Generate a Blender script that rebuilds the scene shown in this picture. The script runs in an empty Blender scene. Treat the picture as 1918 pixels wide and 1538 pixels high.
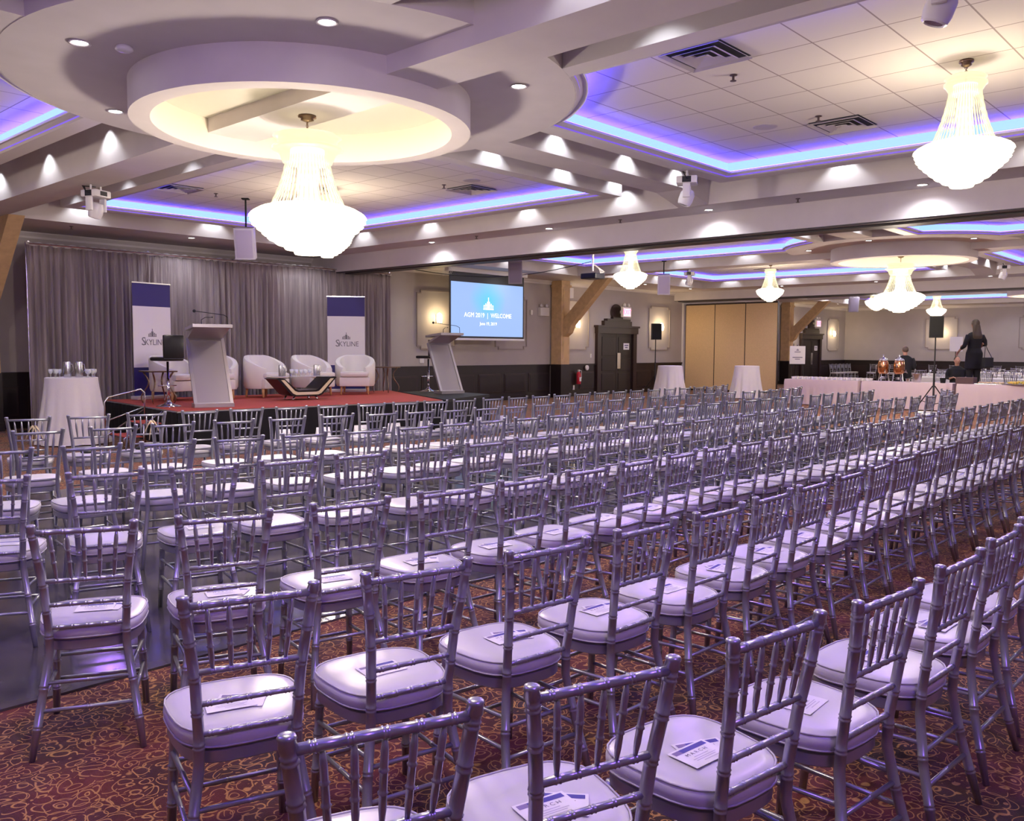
import bpy, bmesh, math, random
from mathutils import Vector, Matrix
random.seed(7)
C = bpy.context.scene.collection
S = bpy.context.scene
PI = math.pi

# ------------------------------------------------------------------ camera, exposure
cam_d = bpy.data.cameras.new('camera'); cam = bpy.data.objects.new('camera', cam_d); C.objects.link(cam)
cam_d.sensor_width = 36.0; cam_d.lens = 1632.05 / 1918 * 36; cam_d.clip_end = 200; cam_d.clip_start = .05
cr = Vector((0.67758473, -0.73542813, 0.00493968)); cu = Vector((0.04856013, 0.05144067, 0.99749475)); cf = Vector((0.7338398, 0.67564733, -0.0705679))
cam.matrix_world = Matrix(((cr.x, cu.x, -cf.x, 0), (cr.y, cu.y, -cf.y, 0), (cr.z, cu.z, -cf.z, 1.63), (0, 0, 0, 1)))
S.camera = cam
S.view_settings.view_transform = 'Standard'; S.view_settings.look = 'None'
S.view_settings.gamma = 1.0; S.view_settings.use_curve_mapping = False
S.view_settings.exposure = 0.72
W = bpy.data.worlds.new('world'); S.world = W; W.use_nodes = True
W.node_tree.nodes['Background'].inputs[0].default_value = (.02, .015, .03, 1)
W.node_tree.nodes['Background'].inputs[1].default_value = 1.0
P_DOWN = 34.0        # recessed downlights (W)
P_WASH = 14.0        # downlights in the ceiling channels
E_CHAND = 3.0        # crystal glow
P_CHAND = 150.0      # lamp inside each chandelier
E_COVE = 34.0        # blue LED strips
COVE_COL = (.045, .015, 1.0)
P_SCONCE = 15.0

# ------------------------------------------------------------------ materials
MATS = {}
def mat(name, col, rough=.5, metal=0., emit=None, es=0., noise=None, bump=None, coat=0., alpha=1., trans=0., sheen=0.):
    if name in MATS: return MATS[name]
    m = bpy.data.materials.new(name); m.use_nodes = True; nt = m.node_tree; b = nt.nodes['Principled BSDF']
    b.inputs['Base Color'].default_value = (*col, 1); b.inputs['Roughness'].default_value = rough; b.inputs['Metallic'].default_value = metal
    if coat: b.inputs['Coat Weight'].default_value = coat; b.inputs['Coat Roughness'].default_value = .15
    if sheen: b.inputs['Sheen Weight'].default_value = sheen
    if trans: b.inputs['Transmission Weight'].default_value = trans
    if alpha < 1: b.inputs['Alpha'].default_value = alpha
    if emit: b.inputs['Emission Color'].default_value = (*emit, 1); b.inputs['Emission Strength'].default_value = es
    tc = None
    if noise or bump:
        tc = nt.nodes.new('ShaderNodeTexCoord')
    if noise:
        sc, amt = noise[:2]
        n = nt.nodes.new('ShaderNodeTexNoise'); n.inputs['Scale'].default_value = sc; n.inputs['Detail'].default_value = 4
        nt.links.new(tc.outputs['Object'], n.inputs['Vector'])
        r = nt.nodes.new('ShaderNodeMapRange'); r.inputs[1].default_value = .3; r.inputs[2].default_value = .7
        r.inputs[3].default_value = 1 - amt; r.inputs[4].default_value = 1 + amt
        nt.links.new(n.outputs[0], r.inputs[0])
        mx = nt.nodes.new('ShaderNodeVectorMath'); mx.operation = 'SCALE'; mx.inputs[0].default_value = col
        nt.links.new(r.outputs[0], mx.inputs['Scale']); nt.links.new(mx.outputs[0], b.inputs['Base Color'])
    if bump:
        sc, st = bump
        n = nt.nodes.new('ShaderNodeTexNoise'); n.inputs['Scale'].default_value = sc; n.inputs['Detail'].default_value = 3
        nt.links.new(tc.outputs['Object'], n.inputs['Vector'])
        bp = nt.nodes.new('ShaderNodeBump'); bp.inputs['Strength'].default_value = st; bp.inputs['Distance'].default_value = .01
        nt.links.new(n.outputs[0], bp.inputs['Height']); nt.links.new(bp.outputs[0], b.inputs['Normal'])
    MATS[name] = m
    return m

def nd(nt, t, **k):
    n = nt.nodes.new(t)
    for a, v in k.items():
        if a.startswith('i_'): n.inputs[int(a[2:])].default_value = v
        else: setattr(n, a, v)
    return n

def carpet_mat():
    m = bpy.data.materials.new('patterned_carpet'); m.use_nodes = True; nt = m.node_tree; b = nt.nodes['Principled BSDF']; L = nt.links.new
    tc = nd(nt, 'ShaderNodeTexCoord'); mp = nd(nt, 'ShaderNodeMapping'); mp.inputs['Scale'].default_value = (1, 1, 0)
    L(tc.outputs['Object'], mp.inputs['Vector'])
    ds = nd(nt, 'ShaderNodeTexNoise'); ds.inputs['Scale'].default_value = 8; ds.inputs['Detail'].default_value = 1
    L(mp.outputs[0], ds.inputs['Vector'])
    ad = nd(nt, 'ShaderNodeVectorMath', operation='MULTIPLY_ADD'); ad.inputs[1].default_value = (.075, .075, 0); L(ds.outputs['Color'], ad.inputs[0]); L(mp.outputs[0], ad.inputs[2])
    vals = []
    for sc, fr, th in ((14, 16, .85), (8.5, 19, .88)):
        v = nd(nt, 'ShaderNodeTexVoronoi'); v.inputs['Scale'].default_value = sc; L(ad.outputs[0], v.inputs['Vector'])
        s1 = nd(nt, 'ShaderNodeMath', operation='MULTIPLY'); s1.inputs[1].default_value = fr; L(v.outputs['Distance'], s1.inputs[0])
        sep = nd(nt, 'ShaderNodeSeparateColor'); L(v.outputs['Color'], sep.inputs[0])
        s2 = nd(nt, 'ShaderNodeMath', operation='MULTIPLY_ADD'); s2.inputs[1].default_value = 6.28; L(sep.outputs[0], s2.inputs[0]); L(s1.outputs[0], s2.inputs[2])
        s3 = nd(nt, 'ShaderNodeMath', operation='SINE'); L(s2.outputs[0], s3.inputs[0])
        r = nd(nt, 'ShaderNodeMapRange'); r.inputs[1].default_value = th; r.inputs[2].default_value = th + .12; L(s3.outputs[0], r.inputs[0])
        vals.append(r)
    mxx = nd(nt, 'ShaderNodeMath', operation='MAXIMUM'); L(vals[0].outputs[0], mxx.inputs[0]); L(vals[1].outputs[0], mxx.inputs[1])
    big = nd(nt, 'ShaderNodeTexNoise'); big.inputs['Scale'].default_value = 2.2; L(mp.outputs[0], big.inputs['Vector'])
    cr_ = nd(nt, 'ShaderNodeValToRGB'); cr_.color_ramp.elements[0].position = .35; cr_.color_ramp.elements[0].color = (.030, .004, .005, 1)
    cr_.color_ramp.elements[1].position = .65; cr_.color_ramp.elements[1].color = (.14, .013, .009, 1); L(big.outputs[0], cr_.inputs[0])
    mix = nd(nt, 'ShaderNodeMix', data_type='RGBA'); L(mxx.outputs[0], mix.inputs[0]); L(cr_.outputs[0], mix.inputs[6]); mix.inputs[7].default_value = (.50, .25, .07, 1)
    L(mix.outputs[2], b.inputs['Base Color']); b.inputs['Roughness'].default_value = .95; b.inputs['Sheen Weight'].default_value = .1
    fn = nd(nt, 'ShaderNodeTexNoise'); fn.inputs['Scale'].default_value = 260; L(tc.outputs['Object'], fn.inputs['Vector'])
    bp = nd(nt, 'ShaderNodeBump'); bp.inputs['Strength'].default_value = .5; bp.inputs['Distance'].default_value = .01; L(fn.outputs[0], bp.inputs['Height']); L(bp.outputs[0], b.inputs['Normal'])
    return m

def tile_mat():
    m = bpy.data.materials.new('ceiling_tile'); m.use_nodes = True; nt = m.node_tree; b = nt.nodes['Principled BSDF']; L = nt.links.new
    tc = nd(nt, 'ShaderNodeTexCoord')
    mp = nd(nt, 'ShaderNodeMapping'); mp.inputs['Location'].default_value = (-.2, -.217, 0); L(tc.outputs['Object'], mp.inputs['Vector'])
    br = nd(nt, 'ShaderNodeTexBrick'); br.offset = 0; br.inputs['Color1'].default_value = (.66, .60, .58, 1); br.inputs['Color2'].default_value = (.64, .585, .565, 1)
    br.inputs['Mortar'].default_value = (.30, .24, .24, 1); br.inputs['Scale'].default_value = 1; br.inputs['Mortar Size'].default_value = .008; br.inputs['Mortar Smooth'].default_value = .2
    br.inputs['Brick Width'].default_value = .65; br.inputs['Row Height'].default_value = .617; br.inputs['Bias'].default_value = 0
    L(mp.outputs[0], br.inputs['Vector']); L(br.outputs[0], b.inputs['Base Color']); b.inputs['Roughness'].default_value = .9
    return m

def curtain_mat(name, c0, c1):
    m = bpy.data.materials.new(name); m.use_nodes = True; nt = m.node_tree; b = nt.nodes['Principled BSDF']; L = nt.links.new
    tc = nd(nt, 'ShaderNodeTexCoord'); mp = nd(nt, 'ShaderNodeMapping'); mp.inputs['Scale'].default_value = (6, 6, .4); L(tc.outputs['Object'], mp.inputs['Vector'])
    n = nd(nt, 'ShaderNodeTexNoise'); n.inputs['Scale'].default_value = 1.5; n.inputs['Detail'].default_value = 6; L(mp.outputs[0], n.inputs['Vector'])
    r = nd(nt, 'ShaderNodeValToRGB'); r.color_ramp.elements[0].position = .35; r.color_ramp.elements[1].position = .65
    r.color_ramp.elements[0].color = (*c0, 1); r.color_ramp.elements[1].color = (*c1, 1); L(n.outputs[0], r.inputs[0]); L(r.outputs[0], b.inputs['Base Color'])
    b.inputs['Roughness'].default_value = .55; b.inputs['Sheen Weight'].default_value = .4
    return m

def screen_mat():
    m = bpy.data.materials.new('projected_picture'); m.use_nodes = True; nt = m.node_tree; L = nt.links.new
    b = nt.nodes['Principled BSDF']; b.inputs['Base Color'].default_value = (.04, .05, .06, 1)
    tc = nd(nt, 'ShaderNodeTexCoord'); n = nd(nt, 'ShaderNodeTexNoise'); n.inputs['Scale'].default_value = 1.1; n.inputs['Detail'].default_value = 4
    L(tc.outputs['Object'], n.inputs['Vector'])
    gr = nd(nt, 'ShaderNodeVectorMath', operation='DISTANCE'); gr.inputs[1].default_value = (0, 0, .25); L(tc.outputs['Object'], gr.inputs[0])
    ad = nd(nt, 'ShaderNodeMath', operation='MULTIPLY_ADD'); ad.inputs[1].default_value = .5; L(n.outputs[0], ad.inputs[0]); L(gr.outputs['Value'], ad.inputs[2])
    r = nd(nt, 'ShaderNodeValToRGB'); r.color_ramp.elements[0].position = .35; r.color_ramp.elements[0].color = (.10, .62, .86, 1)
    r.color_ramp.elements[1].position = 1.5 / 1.0 if False else 1.0; r.color_ramp.elements[1].color = (.34, .52, .95, 1)
    L(ad.outputs[0], r.inputs[0]); L(r.outputs[0], b.inputs['Emission Color']); b.inputs['Emission Strength'].default_value = .62
    return m

M_CARPET = carpet_mat(); M_TILE = tile_mat(); M_SCREEN = screen_mat()
M_CEIL = mat('painted_plaster', (.60, .55, .57), .85, noise=(3, .03))
M_FRAME = mat('painted_moulding', (.62, .58, .61), .6)
M_CREAM = mat('cream_plaster', (.62, .585, .50), .8)
M_WALL = mat('greige_wall', (.42, .38, .38), .8, noise=(1.5, .04))
M_DARKWOOD = mat('dark_stained_wood', (.011, .0045, .006), .45, noise=(5, .25), coat=.05)
M_DARKTRIM = mat('dark_wood_moulding', (.022, .009, .011), .4)
M_TAN = mat('tan_fabric_panel', (.66, .46, .26), .8, noise=(30, .05))
M_BLACK = mat('black_plastic', (.008, .008, .01), .45)
M_BLACKCLOTH = mat('black_cloth', (.007, .006, .009), .9)
M_TIMBER = mat('pale_timber', (.55, .37, .20), .55, noise=(7, .12))
M_WHITE = mat('white_linen', (.74, .70, .72), .85, bump=(60, .15))
M_PINKLINEN = mat('blush_linen', (.66, .53, .58), .85, bump=(60, .1))
M_SILVER = mat('silver_paint', (.40, .40, .47), .30, metal=.7)
M_CUSHION = mat('white_vinyl', (.60, .575, .63), .38)
M_PIPING = mat('cushion_piping', (.48, .45, .52), .4)
M_CHROME = mat('chrome', (.75, .75, .78), .08, metal=1)
M_STEEL = mat('brushed_steel', (.6, .6, .62), .25, metal=1)
M_ALU = mat('grey_aluminium', (.42, .39, .42), .38, metal=.7)
M_ALUPANEL = mat('grey_satin_panel', (.30, .265, .285), .45, metal=.25)
M_LEATHERW = mat('white_leather', (.74, .70, .66), .42)
M_LEATHERB = mat('black_leather', (.010, .009, .011), .3)
M_CREAMP = mat('cream_panel', (.70, .62, .42), .4)
M_OAK = mat('pale_oak_leg', (.62, .36, .16), .4)
M_RED = mat('red_stage_carpet', (.42, .060, .042), .9, noise=(40, .12))
M_NAVY = mat('navy_print', (.035, .025, .16), .6)
M_BANWHITE = mat('banner_white', (.78, .75, .76), .6)
M_PRINT = mat('grey_print', (.16, .15, .17), .6)
M_PAPER = mat('white_paper', (.80, .77, .82), .7)
M_BLUEINK = mat('blue_ink', (.06, .05, .32), .6)
M_GREYINK = mat('grey_ink', (.14, .12, .22), .6)
M_LAMPW = mat('lamp_disc', (1, 1, 1), .5, emit=(1, .95, .9), es=14)
M_SCREENTXT = mat('projected_text', (.9, .9, .9), .5, emit=(.95, 1, .93), es=.75)
M_GLASS = mat('clear_glass', (.9, .93, .96), .05, alpha=.32)
M_COPPER = mat('copper_urn', (.72, .36, .18), .18, metal=1)
M_SPK = mat('lilac_lit_cabinet', (.36, .33, .42), .5)  # lilac of the cove light is put into the cabinet colour
M_GRILLE = mat('dark_grille', (.004, .004, .005), .9)
M_WHITEP = mat('white_plastic', (.7, .68, .7), .4)
M_EXITRED = mat('exit_red', (.7, .1, .15), .5, emit=(1, .12, .25), es=1.6)
M_BRASS = mat('antique_metal', (.25, .17, .12), .3, metal=.9)
M_SKIN = mat('skin', (.50, .27, .20), .5)
M_HAIRB = mat('brown_hair', (.065, .045, .028), .5)
M_HAIRG = mat('short_grey_brown_hair', (.12, .085, .075), .6)
M_CLOTHB = mat('black_clothing', (.009, .009, .014), .8)
M_SCONCE = mat('sconce_crystal', (1, .9, .7), .2, emit=(1, .80, .42), es=9)
M_CRYSTAL = mat('lit_crystal', (.10, .095, .08), .3, emit=(1, .89, .66), es=E_CHAND, alpha=.45)
M_CRYSTALD = mat('crystal_strands', (.10, .095, .08), .3, emit=(1, .86, .52), es=E_CHAND * .21, alpha=.75)
M_LED = mat('led_strip', (.1, .1, .2), .5, emit=COVE_COL, es=E_COVE)
M_WALLGLOW = mat('cove_wall_glow', (.02, .02, .03), .5, emit=(.28, .50, .80), es=.95)  # overexposed LED glow put into the cove wall as emission; no lamp there
M_GROOVEGLOW = mat('added_groove_glow', (.1, .1, .2), .5, emit=(.22, .09, 1.0), es=.45)  # violet halo under the cove lip, added as a glowing band
M_VENT = mat('vent_metal', (.45, .40, .44), .5)
M_VENTD = mat('vent_shadow', (.02, .018, .03), .9)
M_FOOD = mat('fruit', (.72, .42, .06), .5)
M_FOODG = mat('melon_green', (.42, .48, .12), .5)
M_RIBBON = mat('gold_ribbon', (.62, .50, .34), .5)

def dance_mat():
    m = bpy.data.materials.new('dark_vinyl_dance_floor'); m.use_nodes = True; nt = m.node_tree; b = nt.nodes['Principled BSDF']; L = nt.links.new
    tc = nd(nt, 'ShaderNodeTexCoord'); n = nd(nt, 'ShaderNodeTexNoise'); n.inputs['Scale'].default_value = 2.2; n.inputs['Detail'].default_value = 6
    L(tc.outputs['Object'], n.inputs['Vector'])
    r = nd(nt, 'ShaderNodeValToRGB'); r.color_ramp.elements[0].position = .35; r.color_ramp.elements[0].color = (.035, .032, .045, 1)
    r.color_ramp.elements[1].position = .7; r.color_ramp.elements[1].color = (.11, .095, .095, 1); L(n.outputs[0], r.inputs[0]); L(r.outputs[0], b.inputs['Base Color'])
    b.inputs['Roughness'].default_value = .16
    return m
M_DANCE = dance_mat()

# ------------------------------------------------------------------ mesh helpers
def B(): return bmesh.new()
def xf(verts, mtx):
    for v in verts: v.co = mtx @ v.co
def box(bm, x0, x1, y0, y1, z0, z1, mi=0, bev=0, mtx=None):
    r = bmesh.ops.create_cube(bm, size=1)
    vs = r['verts']
    for v in vs: v.co = Vector(((x0 + x1) / 2 + v.co.x * (x1 - x0), (y0 + y1) / 2 + v.co.y * (y1 - y0), (z0 + z1) / 2 + v.co.z * (z1 - z0)))
    fs = set(f for v in vs for f in v.link_faces)
    for f in fs: f.material_index = mi
    if bev:
        es = set(e for v in vs for e in v.link_edges)
        rr = bmesh.ops.bevel(bm, geom=list(es), offset=bev, segments=2, affect='EDGES', profile=.6, clamp_overlap=True)
        for f in rr['faces']: f.material_index = mi
        vs = list(set(v for f in rr['faces'] for v in f.verts) | set(v for v in vs if v.is_valid))
    if mtx: xf(vs, mtx)
    return vs
def tube(bm, pts, rad, seg=8, mi=0, cap=True):
    pts = [Vector(p) for p in pts]
    if not isinstance(rad, (list, tuple)): rad = [rad] * len(pts)
    d0 = (pts[1] - pts[0]).normalized()
    up = Vector((0, 0, 1)) if abs(d0.z) < .9 else Vector((1, 0, 0))
    a = d0.cross(up).normalized(); rings = []
    for i, p in enumerate(pts):
        if i == 0: d = pts[1] - pts[0]
        elif i == len(pts) - 1: d = pts[-1] - pts[-2]
        else: d = (pts[i + 1] - pts[i]).normalized() + (pts[i] - pts[i - 1]).normalized()
        d.normalize(); a = (a - d * a.dot(d)).normalized(); b = d.cross(a)
        rings.append([bm.verts.new(p + (a * math.cos(2 * PI * k / seg) + b * math.sin(2 * PI * k / seg)) * rad[i]) for k in range(seg)])
    for i in range(len(rings) - 1):
        for k in range(seg):
            f = bm.faces.new((rings[i][k], rings[i][(k + 1) % seg], rings[i + 1][(k + 1) % seg], rings[i + 1][k])); f.material_index = mi
    if cap:
        f = bm.faces.new(rings[0][::-1]); f.material_index = mi
        f = bm.faces.new(rings[-1]); f.material_index = mi
    return rings
def lathe(bm, prof, seg=24, c=(0, 0), mi=0, fn=None):
    rings = []
    for r, z in prof:
        ring = []
        for k in range(seg):
            a = 2 * PI * k / seg; rr = r * (fn(a, z) if fn else 1)
            ring.append(bm.verts.new((c[0] + rr * math.cos(a), c[1] + rr * math.sin(a), z)))
        rings.append(ring)
    for i in range(len(rings) - 1):
        for k in range(seg):
            f = bm.faces.new((rings[i][k], rings[i][(k + 1) % seg], rings[i + 1][(k + 1) % seg], rings[i + 1][k])); f.material_index = mi
    for ring, rev in ((rings[0], True), (rings[-1], False)):
        try:
            f = bm.faces.new(ring[::-1] if rev else ring); f.material_index = mi
        except ValueError: pass
    return rings
def prism(bm, poly, z0, z1, mi=0, axis='z', mtx=None):
    def P(p, t):
        if axis == 'z': return Vector((p[0], p[1], t))
        if axis == 'y': return Vector((p[0], t, p[1]))
        return Vector((t, p[0], p[1]))
    a = [bm.verts.new(P(p, z0)) for p in poly]; b = [bm.verts.new(P(p, z1)) for p in poly]
    n = len(poly)
    fs = [bm.faces.new(a[::-1]), bm.faces.new(b)]
    for i in range(n): fs.append(bm.faces.new((a[i], a[(i + 1) % n], b[(i + 1) % n], b[i])))
    for f in fs: f.material_index = mi
    if mtx: xf(a + b, mtx)
    return fs
def obj(name, bm, mats, parent=None, smooth=False, loc=None):
    me = bpy.data.meshes.new(name)
    bmesh.ops.recalc_face_normals(bm, faces=bm.faces[:])
    bm.to_mesh(me); bm.free()
    for m in (mats if isinstance(mats, (list, tuple)) else [mats]): me.materials.append(m)
    if smooth:
        me.shade_smooth()
        if smooth == 'auto': me.set_sharp_from_angle(angle=math.radians(40))
    o = bpy.data.objects.new(name, me); C.objects.link(o)
    if parent: o.parent = parent
    if loc: o.location = loc
    return o
def thing(name, label, cat, loc=(0, 0, 0), rz=0, group=None):
    o = bpy.data.objects.new(name, None); C.objects.link(o); o.location = loc; o.rotation_euler = (0, 0, rz); o.empty_display_size = .1
    return tag(o, label, cat, group)
def tag(o, label, cat, group=None):
    o['label'] = label; o['category'] = cat
    if group: o['group'] = group
    return o
def struct(name, bm, m, smooth=False, label=None):
    o = obj(name, bm, m, smooth=smooth); o['kind'] = 'structure'
    if label: o['label'] = label
    return o
def dup(root, loc, rz=0, label=None, group=None):
    r = root.copy(); C.objects.link(r); r.location = loc; r.rotation_euler = (0, 0, rz)
    if label: r['label'] = label
    if group: r['group'] = group
    for ch in list(root.children):
        c = ch.copy(); C.objects.link(c); c.parent = r
        for g in list(ch.children):
            d = g.copy(); C.objects.link(d); d.parent = c
    return r
def spot(loc, power, size=70, blend=.6, col=(.95, .96, 1.0), rad=.04, parent=None, aim=(0, 0, -1)):
    l = bpy.data.lights.new('lamp_light', 'SPOT'); l.energy = power; l.spot_size = math.radians(size); l.spot_blend = blend; l.color = col; l.shadow_soft_size = rad
    o = bpy.data.objects.new('lamp_light', l); C.objects.link(o); o.location = loc
    o.rotation_euler = Vector(aim).to_track_quat('-Z', 'Y').to_euler()
    if parent: o.parent = parent
    return o
def point(loc, power, col=(1, .85, .6), rad=.1, parent=None):
    l = bpy.data.lights.new('lamp_light', 'POINT'); l.energy = power; l.color = col; l.shadow_soft_size = rad
    o = bpy.data.objects.new('lamp_light', l); C.objects.link(o); o.location = loc
    if parent: o.parent = parent
    return o
ORD = ['zeroth', 'first', 'second', 'third', 'fourth', 'fifth', 'sixth', 'seventh', 'eighth', 'ninth', 'tenth', 'eleventh', 'twelfth', 'thirteenth', 'fourteenth', 'fifteenth', 'sixteenth', 'seventeenth', 'eighteenth', 'nineteenth', 'twentieth']
def ordw(n):
    if n <= 20: return ORD[n]
    return ('twenty-' if n < 30 else 'thirty-') + ORD[n % 10] if n % 10 else 'thirtieth'
FW, FH = 1918, 1538
def pix(p):
    d = Vector(p) - Vector((0, 0, 1.63)); w = d.dot(cf)
    if w <= .05: return None
    return (959 + 1632 * d.dot(cr) / w, 769 - 1632 * d.dot(cu) / w)
def inframe(p, m=0):
    q = pix(p); return bool(q) and -m < q[0] < FW + m and -m < q[1] < FH + m
def text_bm(s, size, extrude=0):
    cu_ = bpy.data.curves.new('t', 'FONT'); cu_.body = s; cu_.size = size; cu_.align_x = 'CENTER'; cu_.align_y = 'CENTER'; cu_.extrude = extrude; cu_.resolution_u = 2
    o = bpy.data.objects.new('t', cu_); C.objects.link(o); dg = bpy.context.evaluated_depsgraph_get(); dg.update()
    me = bpy.data.meshes.new_from_object(o.evaluated_get(dg)); bm = B(); bm.from_mesh(me)
    bpy.data.objects.remove(o); bpy.data.meshes.remove(me); bpy.data.curves.remove(cu_)
    return bm

# ------------------------------------------------------------------ room shell
YW = 18.98; XF = 47.4; YB = -4.3; XL = -4.3; XH1 = 13.02; XH1b = 13.90; XH2 = 30.15
ZT = 4.25; ZF = 4.05; ZL = 4.10; ZP = 3.90; ZH = 3.505; ZTOP = 4.5; ZW = 1.12
bm = B(); box(bm, XL, XF, YB, YW, -.1, 0); struct('floor', bm, M_CARPET)
bm = B(); box(bm, -3.2, 14.6, 4.24, 10.4, 0, .012); struct('floor', bm, M_DANCE, label='dark glossy vinyl dance floor laid over the carpet')
bm = B(); box(bm, XL, XF, YB, YW, ZTOP, ZTOP + .1); struct('ceiling', bm, M_CEIL)
bm = B(); box(bm, XL - .2, XF + .2, YW, YW + .2, 0, ZTOP); struct('wall_back', bm, M_WALL)
bm = B(); box(bm, XF, XF + .2, YB, YW, 0, ZTOP); struct('wall_right', bm, M_WALL)
bm = B(); box(bm, XL - .2, XF + .2, YB - .2, YB, 0, ZTOP); struct('wall_front', bm, M_WALL)
bm = B(); box(bm, XL - .2, XL, YB, YW, 0, ZTOP); struct('wall_left', bm, M_WALL)
NT = [0]
def trim(bm, m, smooth=False, label=None):
    NT[0] += 1; return struct('trim_%d' % NT[0], bm, m, smooth, label)

MODS = [dict(cx=5.02, x0=-2.2, x1=12.25, ox0=XL, ox1=XH1), dict(cx=21.68, x0=14.9, x1=28.88, ox0=XH1b, ox1=XH2), dict(cx=38.3, x0=31.9, x1=45.5, ox0=31.35, ox1=XF)]
CY = 7.37; PY0 = -2.2; PY1 = 16.96
def quadpoly(cx, sx, sy, x1, y1, ins, R, n=14):
    x0 = .95 + ins; y0 = .87 + ins; X1 = x1 - ins; Y1 = y1 - ins
    pts = [(X1, y0), (X1, Y1), (x0, Y1)]
    a0 = math.acos(min(1, x0 / R)); a1 = math.asin(min(1, y0 / R))
    for k in range(n + 1):
        a = a0 + (a1 - a0) * k / n; pts.append((R * math.cos(a), R * math.sin(a)))
    return [(cx + sx * p[0], CY + sy * p[1]) for p in pts]
def band(bm, pa, za, pb, zb, mi=0):
    n = len(pa); a = [bm.verts.new((p[0], p[1], za)) for p in pa]; b = [bm.verts.new((p[0], p[1], zb)) for p in pb]
    for i in range(n):
        try:
            f = bm.faces.new((a[i], a[(i + 1) % n], b[(i + 1) % n], b[i])); f.material_index = mi
        except ValueError: pass
def cap(bm, pa, z, mi=0):
    f = bm.faces.new([bm.verts.new((p[0], p[1], z)) for p in pa]); f.material_index = mi
def downlight_proto():
    bm = B(); lathe(bm, [(.075, 0), (.085, -.012), (.068, -.012), (.06, 0)], 20); 
    t = thing('downlight', 'x', 'light'); obj('trim_ring', bm, M_FRAME, t, smooth=True)
    bm = B(); lathe(bm, [(.06, -.003), (.0601, -.006)], 20); obj('lamp_face', bm, M_LAMPW, t)
    return t
DL0 = downlight_proto(); dl_used = [False]
DLS = []
def downlight(x, y, z, where, power=P_DOWN, vis=True):
    if vis: DLS.append((x, y, z, where))
    spot((x, y, z - .03), power, 95 if z > ZP + .05 else 150, .8)

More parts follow.
